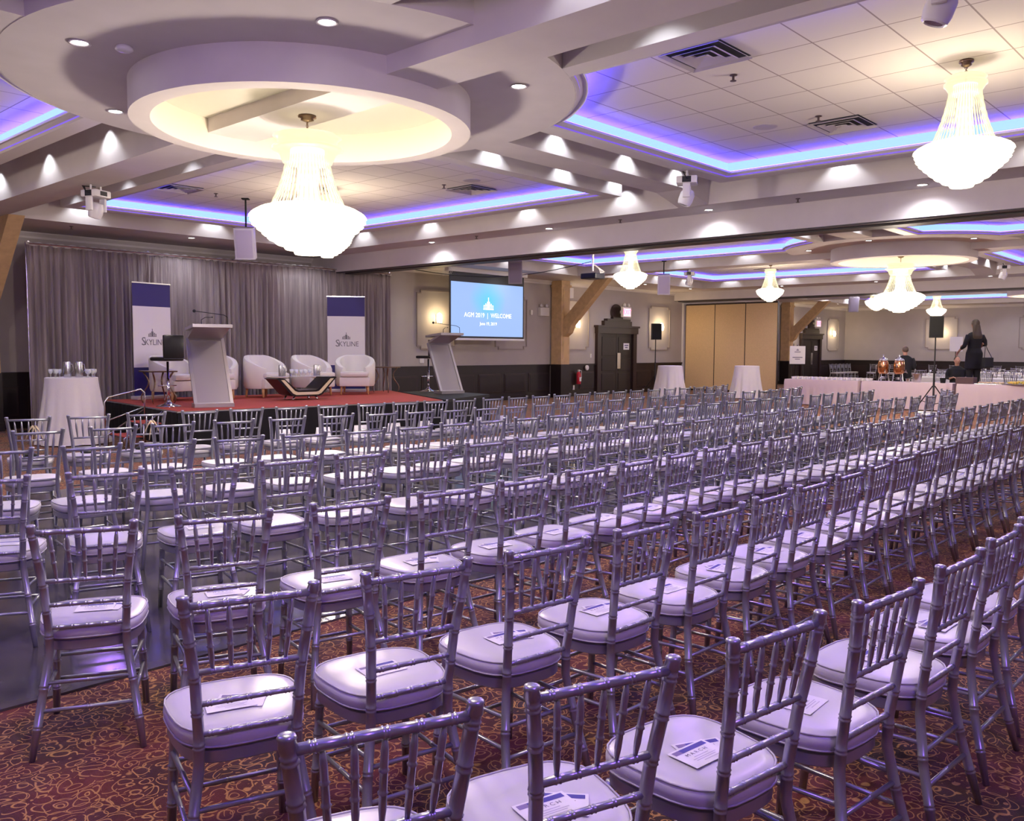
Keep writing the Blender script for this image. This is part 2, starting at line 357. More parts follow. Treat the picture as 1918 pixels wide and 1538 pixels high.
for mi_, M in enumerate(MODS):
    cx = M['cx']
    # perimeter soffit ring
    bm = B()
    box(bm, M['ox0'], M['ox1'], PY1, YW, ZP, ZTOP); box(bm, M['ox0'], M['ox1'], YB, PY0, ZP, ZTOP)
    box(bm, M['ox0'], M['x0'], PY0, PY1, ZP, ZTOP); box(bm, M['x1'], M['ox1'], PY0, PY1, ZP, ZTOP)
    # cross beams
    ay0, ay1 = 7.12, 7.66
    box(bm, cx - .285, cx + .285, PY0, PY1, ZP, ZTOP)
    prism(bm, [(M['x0'], ZTOP), (M['x0'], ZP), (M['x0'] + .65, ZF + .004), (cx - .285, ZF + .004), (cx - .285, ZTOP)], ay0, ay1, axis='y')
    prism(bm, [(cx + .285, ZTOP), (cx + .285, ZF + .004), (M['x1'] - .65, ZF + .004), (M['x1'], ZP), (M['x1'], ZTOP)], ay0, ay1, axis='y')
    trim(bm, M_CEIL, label='plaster perimeter soffit and crossing beams of the ceiling bay')
    # disc and drum
    bm = B(); lathe(bm, [(2.62, ZTOP), (2.62, ZF), (1.52, ZF)], 96, (cx, CY))
    for f in bm.faces:
        if len(f.verts) > 4: f.material_index = 1
    trim(bm, [M_CEIL, M_CREAM], 'auto', label='large flat plaster disc around the chandelier drum')
    bm = B(); lathe(bm, [(1.6, ZF + .02), (1.6, 3.74), (1.415, 3.74), (1.415, ZF + .02)], 96, (cx, CY))
    bmesh.ops.delete(bm, geom=[f for f in bm.faces if len(f.verts) > 4], context='FACES')
    for f in bm.faces:
        c_ = f.calc_center_median(); 
        if (Vector((c_.x - cx, c_.y - CY))).length < 1.45: f.material_index = 1
    trim(bm, [M_CEIL, M_CREAM], 'auto', label='round plaster drum hanging below the ceiling disc')
    # trays
    xr = M['x1'] - .75 - cx; xl = cx - M['x0'] - .75; yr = PY1 - .76 - CY; yl = CY - PY0 - .74
    for sx, sy, X1, Y1 in ((1, 1, xr, yr), (1, -1, xr, yl), (-1, 1, xl, yr), (-1, -1, xl, yl)):
        O = quadpoly(cx, sx, sy, X1, Y1, 0, 2.622); A = quadpoly(cx, sx, sy, X1, Y1, .22, 2.63)
        A1 = quadpoly(cx, sx, sy, X1, Y1, .25, 2.66); A2 = quadpoly(cx, sx, sy, X1, Y1, .31, 2.70); Bp = quadpoly(cx, sx, sy, X1, Y1, .36, 2.74)
        Cc = quadpoly(cx, sx, sy, X1, Y1, .27, 2.66)
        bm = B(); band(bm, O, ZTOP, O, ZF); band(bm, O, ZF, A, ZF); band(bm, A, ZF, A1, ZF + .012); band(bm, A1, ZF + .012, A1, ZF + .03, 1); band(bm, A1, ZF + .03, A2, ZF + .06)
        band(bm, A2, ZF + .06, Bp, ZL - .012); band(bm, Bp, ZL - .012, Bp, ZL + .012); band(bm, Bp, ZL + .012, Cc, ZL + .012)
        trim(bm, [M_FRAME, M_GROOVEGLOW], label='plaster tray frame with cove lip and added violet glow band')
        bm = B(); cap(bm, Cc, ZT); struct('ceiling', bm, M_TILE, label='tiled ceiling panel inside the lit tray')
        bm = B(); Da = quadpoly(cx, sx, sy, X1, Y1, .285, 2.675); Db = quadpoly(cx, sx, sy, X1, Y1, .345, 2.725); band(bm, Da, ZL + .02, Db, ZL + .02); band(bm, Cc, ZL + .012, Cc, ZT, 1)  # hidden LED strip, plus the cove wall with its glow built in
        near = mi_ == 0
        o = obj('cove_light', bm, [M_LED, M_WALLGLOW]); tag(o, ('blue LED strip in the %s ceiling tray of the %s bay' % ({(1, 1): 'far right', (1, -1): 'near right', (-1, 1): 'far left', (-1, -1): 'near left'}[(sx, sy)], ('nearest', 'middle', 'farthest')[mi_])), 'light', 'blue cove light strips')
    # hex downlights on the disc
    for k in range(6):
        a = k * PI / 3; downlight(cx + 2.12 * math.cos(a), CY + 2.12 * math.sin(a), ZF, 'on the round ceiling disc')
    # perimeter downlights
    ys = [.7, 4.08, 7.37, 10.76, 14.04]
    for y in ys:
        downlight(M['x1'] + .44, y, ZP, 'in the soffit beside the partition beam')
        if mi_: downlight(M['x0'] - .18, y + 1.2, ZP, 'in the soffit beside the partition beam')
    for dx in (-6, -2.9, 3.92, 6.9): downlight(cx + dx, 17.3, ZP, 'in the soffit along the back wall')
    # channel wash lights
    def wash(x, y):
        if mi_ == 2 and (x * 7 + y * 3) % 2 < 1: return
        spot((x, y, 4.40), P_WASH * (1 if mi_ < 2 else 1.6), 110, .5, col=(.93, .97, 1.0), rad=.03)
    for y in (-.6, 1.6, 3.6, 11.2, 13.2, 15.2):
        wash(cx - .285 - .14, y); wash(cx + .285 + .34, y + .3)
    for x in (3.5, 5.0, 6.3):
        for s in (-1, 1):
            wash(cx + s * x, ay0 - .13); wash(cx + s * x, ay1 + .47)
    for y in (-.2, 2.5, 5.0, 8.7, 10.9, 13.6, 15.8): wash(M['x1'] - .16, y)
    for x in (-5.8, -3.4, -1.2, 1.6, 4.2, 6.0): wash(cx + x, PY1 - .16)
    for y in (1.2, 4.8, 9.7, 13.2):
        if mi_: wash(M['x0'] + .16, y)

# partition beams with track
for k, (xa, xb) in enumerate(((XH1, XH1b), (XH2, 31.35))):
    zh = ZH + .07 * k
    bm = B(); box(bm, xa, xb, YB, YW, zh + .06, ZTOP); box(bm, xa, xa + .27, YB, YW, zh, zh + .06); box(bm, xb - .27, xb, YB, YW, zh, zh + .06)
    trim(bm, M_CEIL, label='deep ceiling beam carrying the folding partition track')
    bm = B(); box(bm, xa + .29, xb - .29, YB, YW, zh - .035, zh + .06); box(bm, xa + .02, xa + .10, YB, YW, zh - .02, zh); trim(bm, mat('track_metal', (.06, .05, .055), .5), label='dark partition track under the beam')

# crown along the back wall and far wall
bm = B(); prism(bm, [(YW, ZP - .12), (YW - .02, ZP - .12), (YW - .03, ZP - .08), (YW - .09, ZP - .02), (YW - .10, ZP), (YW, ZP)], XL, XF, axis='x'); trim(bm, M_FRAME)
bm = B(); prism(bm, [(XF, ZP - .12), (XF - .02, ZP - .12), (XF - .09, ZP - .02), (XF - .10, ZP), (XF, ZP)], YB, YW, axis='y'); trim(bm, M_FRAME)

# wainscot
DOORS = [(24.98, 27.42), (41.72, 44.15)]
def wains_seg(bm, x0, x1):
    box(bm, x0, x1, YW - .03, YW, 0, ZW); box(bm, x0, x1, YW - .06, YW, ZW - .05, ZW); box(bm, x0, x1, YW - .05, YW, 0, .16)
    n = max(1, round((x1 - x0) / 1.15)); w = (x1 - x0) / n
    for i in range(n):
        a = x0 + i * w; box(bm, a + .08, a + w - .08, YW - .045, YW - .03, .24, .84, mi=1, bev=.01); box(bm, a + .13, a + w - .13, YW - .055, YW - .045, .29, .79, mi=0)
bm = B()
for a, b_ in ((XL, 22.45), (22.95, 24.98), (27.42, 30.75), (31.2, 39.45), (39.95, 41.72), (44.15, XF)): wains_seg(bm, a, b_)
trim(bm, [M_DARKWOOD, M_DARKTRIM], label='dark wood wainscot along the back wall')
bm = B(); box(bm, XF - .03, XF, YB, YW, 0, ZW); box(bm, XF - .06, XF, YB, YW, ZW - .05, ZW)
for i in range(19):
    a = YB + i * 1.22; box(bm, XF - .045, XF - .03, a + .08, a + 1.14, .24, .84, mi=1)
trim(bm, [M_DARKWOOD, M_DARKTRIM], label='dark wood wainscot along the far wall')

# picture-frame wall mouldings with notched corners
def wall_moulding(u0, u1, z0, z1, back=True):
    n = .14; w = .035
    P = [(u0 + n, z0), (u1 - n, z0), (u1 - n, z0 + n * .6), (u1, z0 + n * .6), (u1, z1 - n * .6), (u1 - n, z1 - n * .6), (u1 - n, z1), (u0 + n, z1), (u0 + n, z1 - n * .6), (u0, z1 - n * .6), (u0, z0 + n * .6), (u0 + n, z0 + n * .6)]
    bm = B()
    for (a, b_), (c, d) in zip(P, P[1:] + P[:1]):
        ex = w / 2 if abs(a - c) > abs(b_ - d) else -w / 2
        if ex > 0: lo = (min(a, c) - w / 2, b_ - w / 2); hi = (max(a, c) + w / 2, b_ + w / 2)
        else: lo = (a - w / 2, min(b_, d) + w / 2); hi = (a + w / 2, max(b_, d) - w / 2)
        if hi[1] - lo[1] < .004: continue
        if back:
            box(bm, lo[0], hi[0], YW - .03, YW, lo[1], hi[1]); 
        else: box(bm, XF - .03, XF, lo[0], hi[0], lo[1], hi[1])
    trim(bm, mat('wall_moulding', (.30, .255, .25), .5), label='notched picture moulding on the wall')
for u in (17.3, 20.55, 23.85, 29.1, 33.4, 37.0, 45.8): wall_moulding(u - .73, u + .73, 1.62, 3.30)
for v in (14.05, 9.8, 5.5, 1.2): wall_moulding(v - .75, v + .75, 1.72, 3.34, False)

def sconce(x, y, z, label, back=True):
    t = thing('wall_sconce', label, 'light', (x, y, z), 0 if back else -PI / 2, 'crystal wall sconces')
    bm = B(); box(bm, -.05, .05, -.02, 0, -.16, .10, bev=.01); tube(bm, [(0, 0, -.05), (0, -.08, -.1), (0, -.1, -.04)], .01, 8); obj('back_plate', bm, M_BRASS, t)
    bm = B(); lathe(bm, [(.005, -.13), (.05, -.1), (.075, -.02), (.06, .05), (.085, .07), (.04, .12), (.005, .14)], 14, (0, -.10))
    for k in range(8):
        a = PI + PI * k / 7; tube(bm, [(.07 * math.cos(a), -.1 + .06 * math.sin(a), .05), (.09 * math.cos(a), -.1 + .08 * math.sin(a), -.02), (.08 * math.cos(a), -.1 + .07 * math.sin(a), -.16)], [.006, .012, .004], 6)
    obj('crystal_shade', bm, M_SCONCE, t, smooth=True)
    point((0, -.24, .02), P_SCONCE, (1, .76, .42), .06, t)
for x, lb in ((17.35, 'lit crystal sconce left of the projection screen'), (23.85, 'lit crystal sconce just right of the first timber post'), (29.1, 'lit crystal sconce beside the tan folding partition'), (39.0 - 1.9, 'lit crystal sconce hidden behind the far partition'), (45.7, 'lit crystal sconce on the back wall near the far corner')):
    if 30 < x < 40: continue
    sconce(x, YW, 2.53, lb)
for y, lb in ((14.05, 'lit crystal sconce on the far wall behind the black loudspeaker'),): sconce(XF, y, 2.53, lb, False)
sconce(40.7, YW, 2.53, 'small lit sconce between the far timber post and far door')

# doors
def door_set(n, x0, x1):
    cx = (x0 + x1) / 2
    bm = B(); box(bm, x0, x0 + .22, YW - .12, YW, 0, 2.2); box(bm, x1 - .22, x1, YW - .12, YW, 0, 2.2); box(bm, x0 - .03, x1 + .03, YW - .16, YW, 2.2, 2.42); box(bm, x0 - .08, x1 + .08, YW - .2, YW, 2.42, 2.49)
    box(bm, cx - .85, cx + .85, YW - .14, YW, 2.49, 2.66); box(bm, cx - .72, cx + .72, YW - .17, YW, 2.66, 2.74); box(bm, cx - .30, cx + .30, YW - .12, YW, 2.74, 2.82)
    r = lathe(bm, [(.02, -.0), (.38, 0), (.42, .03), (.40, .06), (.02, .07)], 28)
    vs = [v for ring in r for v in ring]
    for v in vs: v.co = Vector((cx + v.co.x * .85, YW - v.co.z, 2.98 + v.co.y * .72))
    d = struct('door_%d' % n, bm, M_DARKTRIM, label='dark wood double door with stepped pediment and oval plaque')
    for k, (a, b_) in enumerate(((x0 + .22, cx - .005), (cx + .005, x1 - .22))):
        bm = B(); box(bm, a, b_, YW - .05, YW, 0.01, 2.2)
        for z0, z1 in ((.15, .75), (.85, 1.3), (1.4, 2.08)): box(bm, a + .12, b_ - .12, YW - .065, YW - .05, z0, z1, bev=.012)
        lf = obj('door_leaf', bm, M_DARKWOOD, d)
        if k == 1:
            bm = B(); box(bm, a + .04, a + .24, YW - .075, YW - .055, .92, 1.5, bev=.004); obj('push_plate', bm, M_STEEL, lf)
            bm = B(); box(bm, a + .42, a + .78, YW - .072, YW - .066, 1.62, 1.86); pl = obj('door_notice', bm, M_PAPER, lf)
            bm = B(); box(bm, a + .48, a + .72, YW - .075, YW - .0725, 1.76, 1.80); box(bm, a + .52, a + .68, YW - .075, YW - .0725, 1.68, 1.72); obj('print', bm, M_GREYINK, lf)
    return cx
for i, (a, b_) in enumerate(DOORS):
    cx = door_set(i + 1, a, b_)
    t = thing('exit_sign', 'red lit exit sign on a white box above the %s door' % ('nearer', 'farther')[i], 'sign', (cx + .22, YW - .32, 2.80), 0, 'exit signs')
    bm = B(); box(bm, -.26, .26, -.04, .06, 0, .38, bev=.01); box(bm, -.04, .04, .06, .32, .15, .25); obj('housing', bm, M_WHITEP, t)
    bm = B(); box(bm, -.22, .22, -.046, -.041, .04, .32); fc = obj('lit_face', bm, mat('exit_face', (.8, .6, .62), .5, emit=(1, .45, .55), es=.9), t)
    tb = text_bm('EXIT', .24, .002); xf(tb.verts, Matrix.Translation((0, -.049, .18)) @ Matrix.Rotation(PI / 2, 4, 'X')); obj('lettering', tb, M_EXITRED, fc)
    for s in (-1, 1):
        bm = B(); lathe(bm, [(.05, -.05), (.065, .03), (.01, .05)], 12); xf(bm.verts, Matrix.Translation((s * .12, 0, .45)) @ Matrix.Rotation(PI / 2.5, 4, 'X')); obj('lamp_head', bm, M_WHITEP, t, smooth=True)

# tan folding partition
for k in range(3):
    y1 = 18.86 - k * 1.32
    t = thing('partition_panel', 'tan fabric folding partition panel, %s' % ('leftmost, against the back wall', 'middle of the three', 'rightmost, beside the far timber post')[k], 'partition', (30.9, y1 - .66, 0), 0, 'tan partition panels')
    bm = B(); box(bm, -.05, .05, -.645, .645, .06, ZH - .1); obj('panel', bm, M_TAN, t)
    bm = B(); box(bm, -.055, .055, -.66, -.645, .03, ZH - .07); box(bm, -.055, .055, .645, .66, .03, ZH - .07); box(bm, -.055, .055, -.645, .645, .0, .06); box(bm, -.055, .055, -.645, .645, ZH - .1, ZH - .04); obj('frame', bm, M_DARKTRIM, t)
bm = B(); box(bm, 30.75, 31.2, 18.9, YW, 0, ZH); trim(bm, M_FRAME, label='pale jamb at the back wall end of the partition')

# timber posts with braces
def timber_post(cx, label):
    t = thing('timber_post', label, 'post', (cx, YW - .28, 0), 0, 'timber posts against the back wall')
    bm = B(); box(bm, -.22, .22, -.21, .22, ZW, ZP); 
    for z0, z1 in ((1.3, 2.35), (2.5, 3.62)):
        box(bm, -.14, .14, -.225, -.21, z0, z1, mi=0); box(bm, -.10, .10, -.232, -.225, z0 + .05, z1 - .05, mi=1)
    box(bm, -.26, .26, -.25, .22, 3.68, 3.76); obj('shaft', bm, [M_TIMBER, mat('timber_panel', (.58, .38, .19), .5)], t)
    bm = B(); box(bm, -.235, .235, -.225, .22, 0, ZW); box(bm, -.25, .25, -.24, .22, 0, .16); obj('plinth', bm, M_DARKWOOD, t)
    bm = B()
    prism(bm, [(-.21, 2.02), (-.21, 2.62), (-1.55, ZP), (-2.05, ZP), (-.55, 2.42), (-.42, 2.16)], -.13, .13, axis='x'); obj('brace', bm, M_TIMBER, t)
timber_post(5.42, 'pale timber post at the left edge, its brace under the beam')
timber_post(22.7, 'pale timber post with diagonal brace, right of the projection screen')
timber_post(39.75, 'pale timber post with diagonal brace, right of the tan partition')

# ------------------------------------------------------------------ chandeliers
def chandelier(big, loc, zc, label, first={}):
    key = big
    if key in first: return dup(first[key], loc, 0, label, 'crystal basket chandeliers')
    t = thing('chandelier', label, 'chandelier', loc, 0, 'crystal basket chandeliers'); first[key] = t
    # local z=0 at the ceiling; dims in metres
    if big: H = dict(cap0=-.19, capz=-.33, capr=.34, neck=-.46, neckr=.205, br=.57, bz=-.98, bot=-1.36, chain=-.19)
    else: H = dict(cap0=-.14, capz=-.22, capr=.18, neck=-.30, neckr=.13, br=.415, bz=-.80, bot=-1.14, chain=-.14)
    bm = B(); s = 1 if big else .7
    lathe(bm, [(.01, 0), (.085 * s, 0), (.09 * s, -.02), (.06 * s, -.03), (.065 * s, -.045), (.02, -.06), (.01, -.065)], 20); obj('canopy', bm, M_BRASS, t, smooth=True)
    bm = B()
    n = 5
    for k in range(n):
        z = -.06 + (H['chain'] + .06) * (k + .5) / n; h = abs(H['chain'] + .06) / n * .62
        pts = [(.012 * math.cos(a) * (k % 2), .012 * math.cos(a) * (1 - k % 2), z + h * math.sin(a)) for a in [2 * PI * j / 8 for j in range(9)]]
        tube(bm, pts, .003, 5, cap=False)
    tube(bm, [(0, 0, -.05), (0, 0, H['capz'])], .004, 5); obj('chain', bm, M_BRASS, t)
    bm = B(); R = H['capr']; lathe(bm, [(R * .86, H['cap0']), (R * .98, H['cap0'] - .02), (R * .86, H['cap0'] - .04), (R * .84, H['capz'] + .03), (R, H['capz'] + .02), (R * 1.01, H['capz']), (R * .93, H['capz'] - .01), (R * .80, H['capz'] - .05), (R * .7, H['neck'])], 40, fn=lambda a, z: 1 + .015 * math.sin(20 * a)); obj('crystal_crown', bm, M_CRYSTALD, t, smooth=True)
    bm = B(); lathe(bm, [(H['neckr'] * .8, H['capz']), (H['neckr'] * .85, H['neck'])], 24); obj('lamp_core', bm, M_CRYSTAL, t)
    # strands: 44 bead strings from neck to basket rim
    bm = B(); N = 44
    for k in range(N):
        a = 2 * PI * k / N; pts = []; rad = []
        for j in range(15):
            u = j / 14; r = H['neckr'] + (H['br'] - H['neckr']) * (u ** 1.8 * .38 + .12 * u); z = H['neck'] + .06 + (H['bz'] + .05 - H['neck'] - .06) * u
            pts.append((r * math.cos(a), r * math.sin(a), z)); rad.append(.0075 * s * (1.25 if j % 2 else .6))
        tube(bm, pts, rad, 5)
    obj('bead_strand', bm, M_CRYSTALD, t)['kind'] = 'stuff'
    bm = B(); lathe(bm, [(H['neckr'] * .5, H['capz'] - .03), (H['neckr'] * .5, H['bz'] * .8), (H['br'] * .4, H['bz'] + .04), (.02, H['bz'] + .03)], 20); obj('inner_lamps', bm, mat('lamp_bulbs', (.1, .1, .1), .5, emit=(1, .84, .5), es=E_CHAND * .35, alpha=.4), t)
    br = H['br']; bz = H['bz']; bo = H['bot']
    prof = []
    tiers = 9
    for i in range(tiers):
        u0 = i / tiers; rr = br * (1 - .22 * u0 - .73 * u0 ** 2.2); z0 = bz - (bz - bo) * (u0 ** 1.05)
        u1 = (i + 1) / tiers; z1 = bz - (bz - bo) * (u1 ** 1.05)
        prof += [(rr, z0 + .0), (rr * 1.0 + .006, z0 - .3 * (z0 - z1)), (rr * .95, z1 + .25 * (z0 - z1))]
    prof = [(br * .66, bz + .10 * s), (br * .80, bz + .075 * s), (br * .95, bz + .03 * s)] + prof + [(.01, bo)]
    bm = B(); lathe(bm, prof, 72, fn=lambda a, z: 1 + .018 * abs(math.sin(18 * a)) - .01 + .012 * math.sin(40 * z)); obj('crystal_basket', bm, M_CRYSTAL, t, smooth=True)
    point((0, 0, bz - .10), P_CHAND * (2.3 if big else .85), (1, .86, .72), .12, t)
    point((0, 0, H['neck'] - .15), P_CHAND * (.6 if big else .16), (1, .78, .42), .10, t)
    return t
chandelier(True, (5.05, 7.40, 3.90), 0, 'big crystal chandelier hanging in the nearest round ceiling drum')
chandelier(True, (21.75, 7.42, 3.90), 0, 'big crystal chandelier under the middle round drum, seen at right')
chandelier(True, (38.3, 7.4, 3.90), 0, 'big crystal chandelier of the farthest drum, mostly hidden')
for (x, y), lb in {(8.71, 2.46): 'small crystal chandelier at the upper right, from the tiled ceiling', (8.62, 12.1): 'small crystal chandelier mostly behind the big nearest one', (1.4, 2.4): 'small crystal chandelier in the near left ceiling tray', (1.4, 12.1): 'small crystal chandelier in the far left ceiling tray', (17.85, 12.5): 'small crystal chandelier left of the folding partition', (25.2, 12.45): 'small crystal chandelier in front of the tan partition', (25.3, 2.4): 'small crystal chandelier in the middle bay, near side', (17.9, 2.4): 'small crystal chandelier in the middle bay, nearest row', (33.1, 12.1): 'small crystal chandelier overlapping the middle big one', (41.5, 12.55): 'farthest small crystal chandelier over the banquet tables', (34.6, 2.4): 'small crystal chandelier in the farthest bay, near side'}.items():
    if (x, y) in ((17.9, 2.4), (34.6, 2.4), (1.4, 12.1)): pass
    chandelier(False, (x, y, ZT), 0, lb)

# downlight fixtures (only those the camera can see in frame)
grp = {}
vis = [d for d in DLS if inframe((d[0], d[1], d[2]), 20)]
vis.sort(key=lambda d: pix(d[:3])[0])
cnt = {}
for d in vis: cnt[d[3]] = cnt.get(d[3], 0) + 1
idx = {}
for i, (x, y, z, where) in enumerate(vis):
    idx[where] = idx.get(where, 0) + 1
    lab = 'round recessed downlight %s, %s from the left' % (where, ordw(idx[where]))
    if i == 0: DL0.location = (x, y, z); DL0['label'] = lab; DL0['group'] = 'recessed downlights'
    else: dup(DL0, (x, y, z), 0, lab, 'recessed downlights')

# ceiling vents, sprinklers, speakers
def vent(x, y, z, label, proto=[]):
    if proto: return dup(proto[0], (x, y, z), 0, label, 'square ceiling diffusers')
    t = thing('ceiling_vent', label, 'vent', (x, y, z), 0, 'square ceiling diffusers'); proto.append(t)
    bm = B(); box(bm, -.29, .29, -.29, .29, -.004, -.001); obj('backing', bm, M_VENTD, t)
    for i, r in enumerate((.30, .215, .135, .06)):
        bm = B(); w = .05 if i else .03
        a = [(-r, -r), (r, -r), (r, r), (-r, r)]; b_ = [(p[0] * (r - w) / r, p[1] * (r - w) / r) for p in a]
        band(bm, a, -.028, b_, -.006); band(bm, a, -.032, b_, -.010); band(bm, a, -.028, a, -.032); band(bm, b_, -.006, b_, -.010)
        obj('louvre_ring', bm, M_VENT, t)
    return t
for x, y, lb in ((7.0, 4.13, 'square slatted ceiling vent at the upper right, nearest one'), (10.16, 4.17, 'square ceiling vent left of the right-hand chandelier'), (10.23, 10.35, 'square ceiling vent right of the big chandelier'), (7.0, 13.93, 'square ceiling vent left of the big chandelier'), (1.7, 9.6, 'square ceiling vent at the far left edge'), (9.6, 13.6, 'thin ceiling vent just behind the big chandelier'), (17.6, 8.9 + 1.2, 'dark ceiling vent above the small middle chandelier'), (26.6, 13.3, 'dark ceiling vent above the tan partition')):
    vent(x, y, ZT, lb)
def sprinkler(x, y, z, label, proto=[]):
    if proto: return dup(proto[0], (x, y, z), 0, label, 'fire sprinkler heads')
    bm = B(); lathe(bm, [(.035, 0), (.035, -.008), (.012, -.012), (.012, -.05), (.03, -.055), (.03, -.06), (.002, -.062)], 12)
    o = obj('sprinkler', bm, mat('dull_bronze', (.10, .07, .07), .4, metal=.6)); o.location = (x, y, z); tag(o, label, 'sprinkler', 'fire sprinkler heads'); proto.append(o)
for x, y, z, lb in ((7.69, 4.23, ZT, 'sprinkler head below the nearest ceiling vent'), (9.65, 4.24, ZT, 'sprinkler head left of the second ceiling vent'), (9.69, 10.43, ZT, 'sprinkler head left of the vent by the big chandelier'), (7.66, 13.94, ZT, 'sprinkler head left of the big chandelier'), (12.65, 5.84, ZP, 'sprinkler in the beam soffit right of the moving light'), (12.66, 9.1, ZP, 'sprinkler in the beam soffit above the centre'), (12.6, 12.6, ZP, 'sprinkler in the beam soffit right of the big chandelier'), (6.6, 17.4, ZP, 'sprinkler in the soffit above the drape')):
    sprinkler(x, y, z, lb)
for x, y, lb in ((9.69, 4.9, 'round flush ceiling speaker between the two right vents'), (9.73, 9.84, 'round flush ceiling speaker right of the big chandelier')):
    bm = B(); lathe(bm, [(.14, 0), (.14, -.006), (.12, -.01), (.005, -.008)], 24); o = obj('ceiling_speaker', bm, M_VENT); o.location = (x, y, ZT); tag(o, lb, 'speaker')
bm = B(); lathe(bm, [(.06, 0), (.07, -.03), (.045, -.045), (.005, -.047)], 20); o = obj('smoke_detector', bm, M_WHITEP, smooth=True); o.location = (3.18, 7.2, ZF); tag(o, 'small white smoke detector beside the downlight at upper left', 'detector')

# ------------------------------------------------------------------ banquet chairs
def rod(bm, p0, p1, r, rings=(), seg=8, ring_h=.20, ends=1.0):
    """straight turned member with small double rings at the given fractions"""
    p0 = Vector(p0); p1 = Vector(p1); L_ = (p1 - p0).length; prof = [(0, r * ends)]
    for f in rings:
        for df in (-.0055, .0055):
            c = f + df / L_; w = .003 / L_
            prof += [(c - w, r), (c, r * (1 + ring_h)), (c + w, r)]
    prof.append((1, r * ends)); prof.sort()
    tube(bm, [p0.lerp(p1, max(0, min(1, t))) for t, _ in prof], [q for _, q in prof], seg)
ZS = .405
def rearpath(s):
    return [(s * .203, -.025, 0), (s * .168, .035, .24), (s * .143, .062, ZS), (s * .142, .058, .50), (s * .152, .036, .67), (s * .168, .014, .80), (s * .185, 0, .925)]
def at_path(P, z):
    for a, b_ in zip(P, P[1:]):
        if a[2] <= z <= b_[2]:
            t = (z - a[2]) / (b_[2] - a[2]); return tuple(a[i] + (b_[i] - a[i]) * t for i in range(3))
    return P[-1]
def rear_leg_bm(s, seg=10, rings=True):
    bm = B(); P = rearpath(s); zs = set([p[2] for p in P]); rr = {}
    for z in zs: rr[z] = .0165 if z > .1 else .012
    if rings:
        for zc in (.12, .27, .47, .575, .685, .795, .885):
            for d in (-.006, .006):
                c = zc + d; rr[c - .003] = .0165; rr[c] = .0190; rr[c + .003] = .0165
    rr[.906] = .0165; rr[.909] = .0192; rr[.929] = .0192; rr[.935] = .0165; rr[.938] = .009
    pts = []
    for z in sorted(rr):
        p = at_path(P, min(z, .925)); pts.append(((p[0], p[1], z), rr[z]))
    tube(bm, [p for p, _ in pts], [r for _, r in pts], seg); return bm
def seat_outline(g=0, n=28):
    pts = []
    for k in range(n):
        a = 2 * PI * k / n; c = math.cos(a); s_ = math.sin(a)
        e = 2 / 3.2
        x = math.copysign(abs(c) ** e, c); y = math.copysign(abs(s_) ** e, s_)
        w = (.198 + .020 * y) + g; pts.append((x * w, .268 + y * (.202 + g)))
    return pts
def loft(bm, rings, mi=0, capb=True, capt=True):
    vr = [[bm.verts.new(p) for p in r] for r in rings]; n = len(vr[0])
    for a, b_ in zip(vr, vr[1:]):
        for k in range(n):
            f = bm.faces.new((a[k], a[(k + 1) % n], b_[(k + 1) % n], b_[k])); f.material_index = mi
    if capb: bm.faces.new(vr[0][::-1]).material_index = mi
    if capt: bm.faces.new(vr[-1]).material_index = mi
def R(g, z): return [(x, y, z) for x, y in seat_outline(g)]
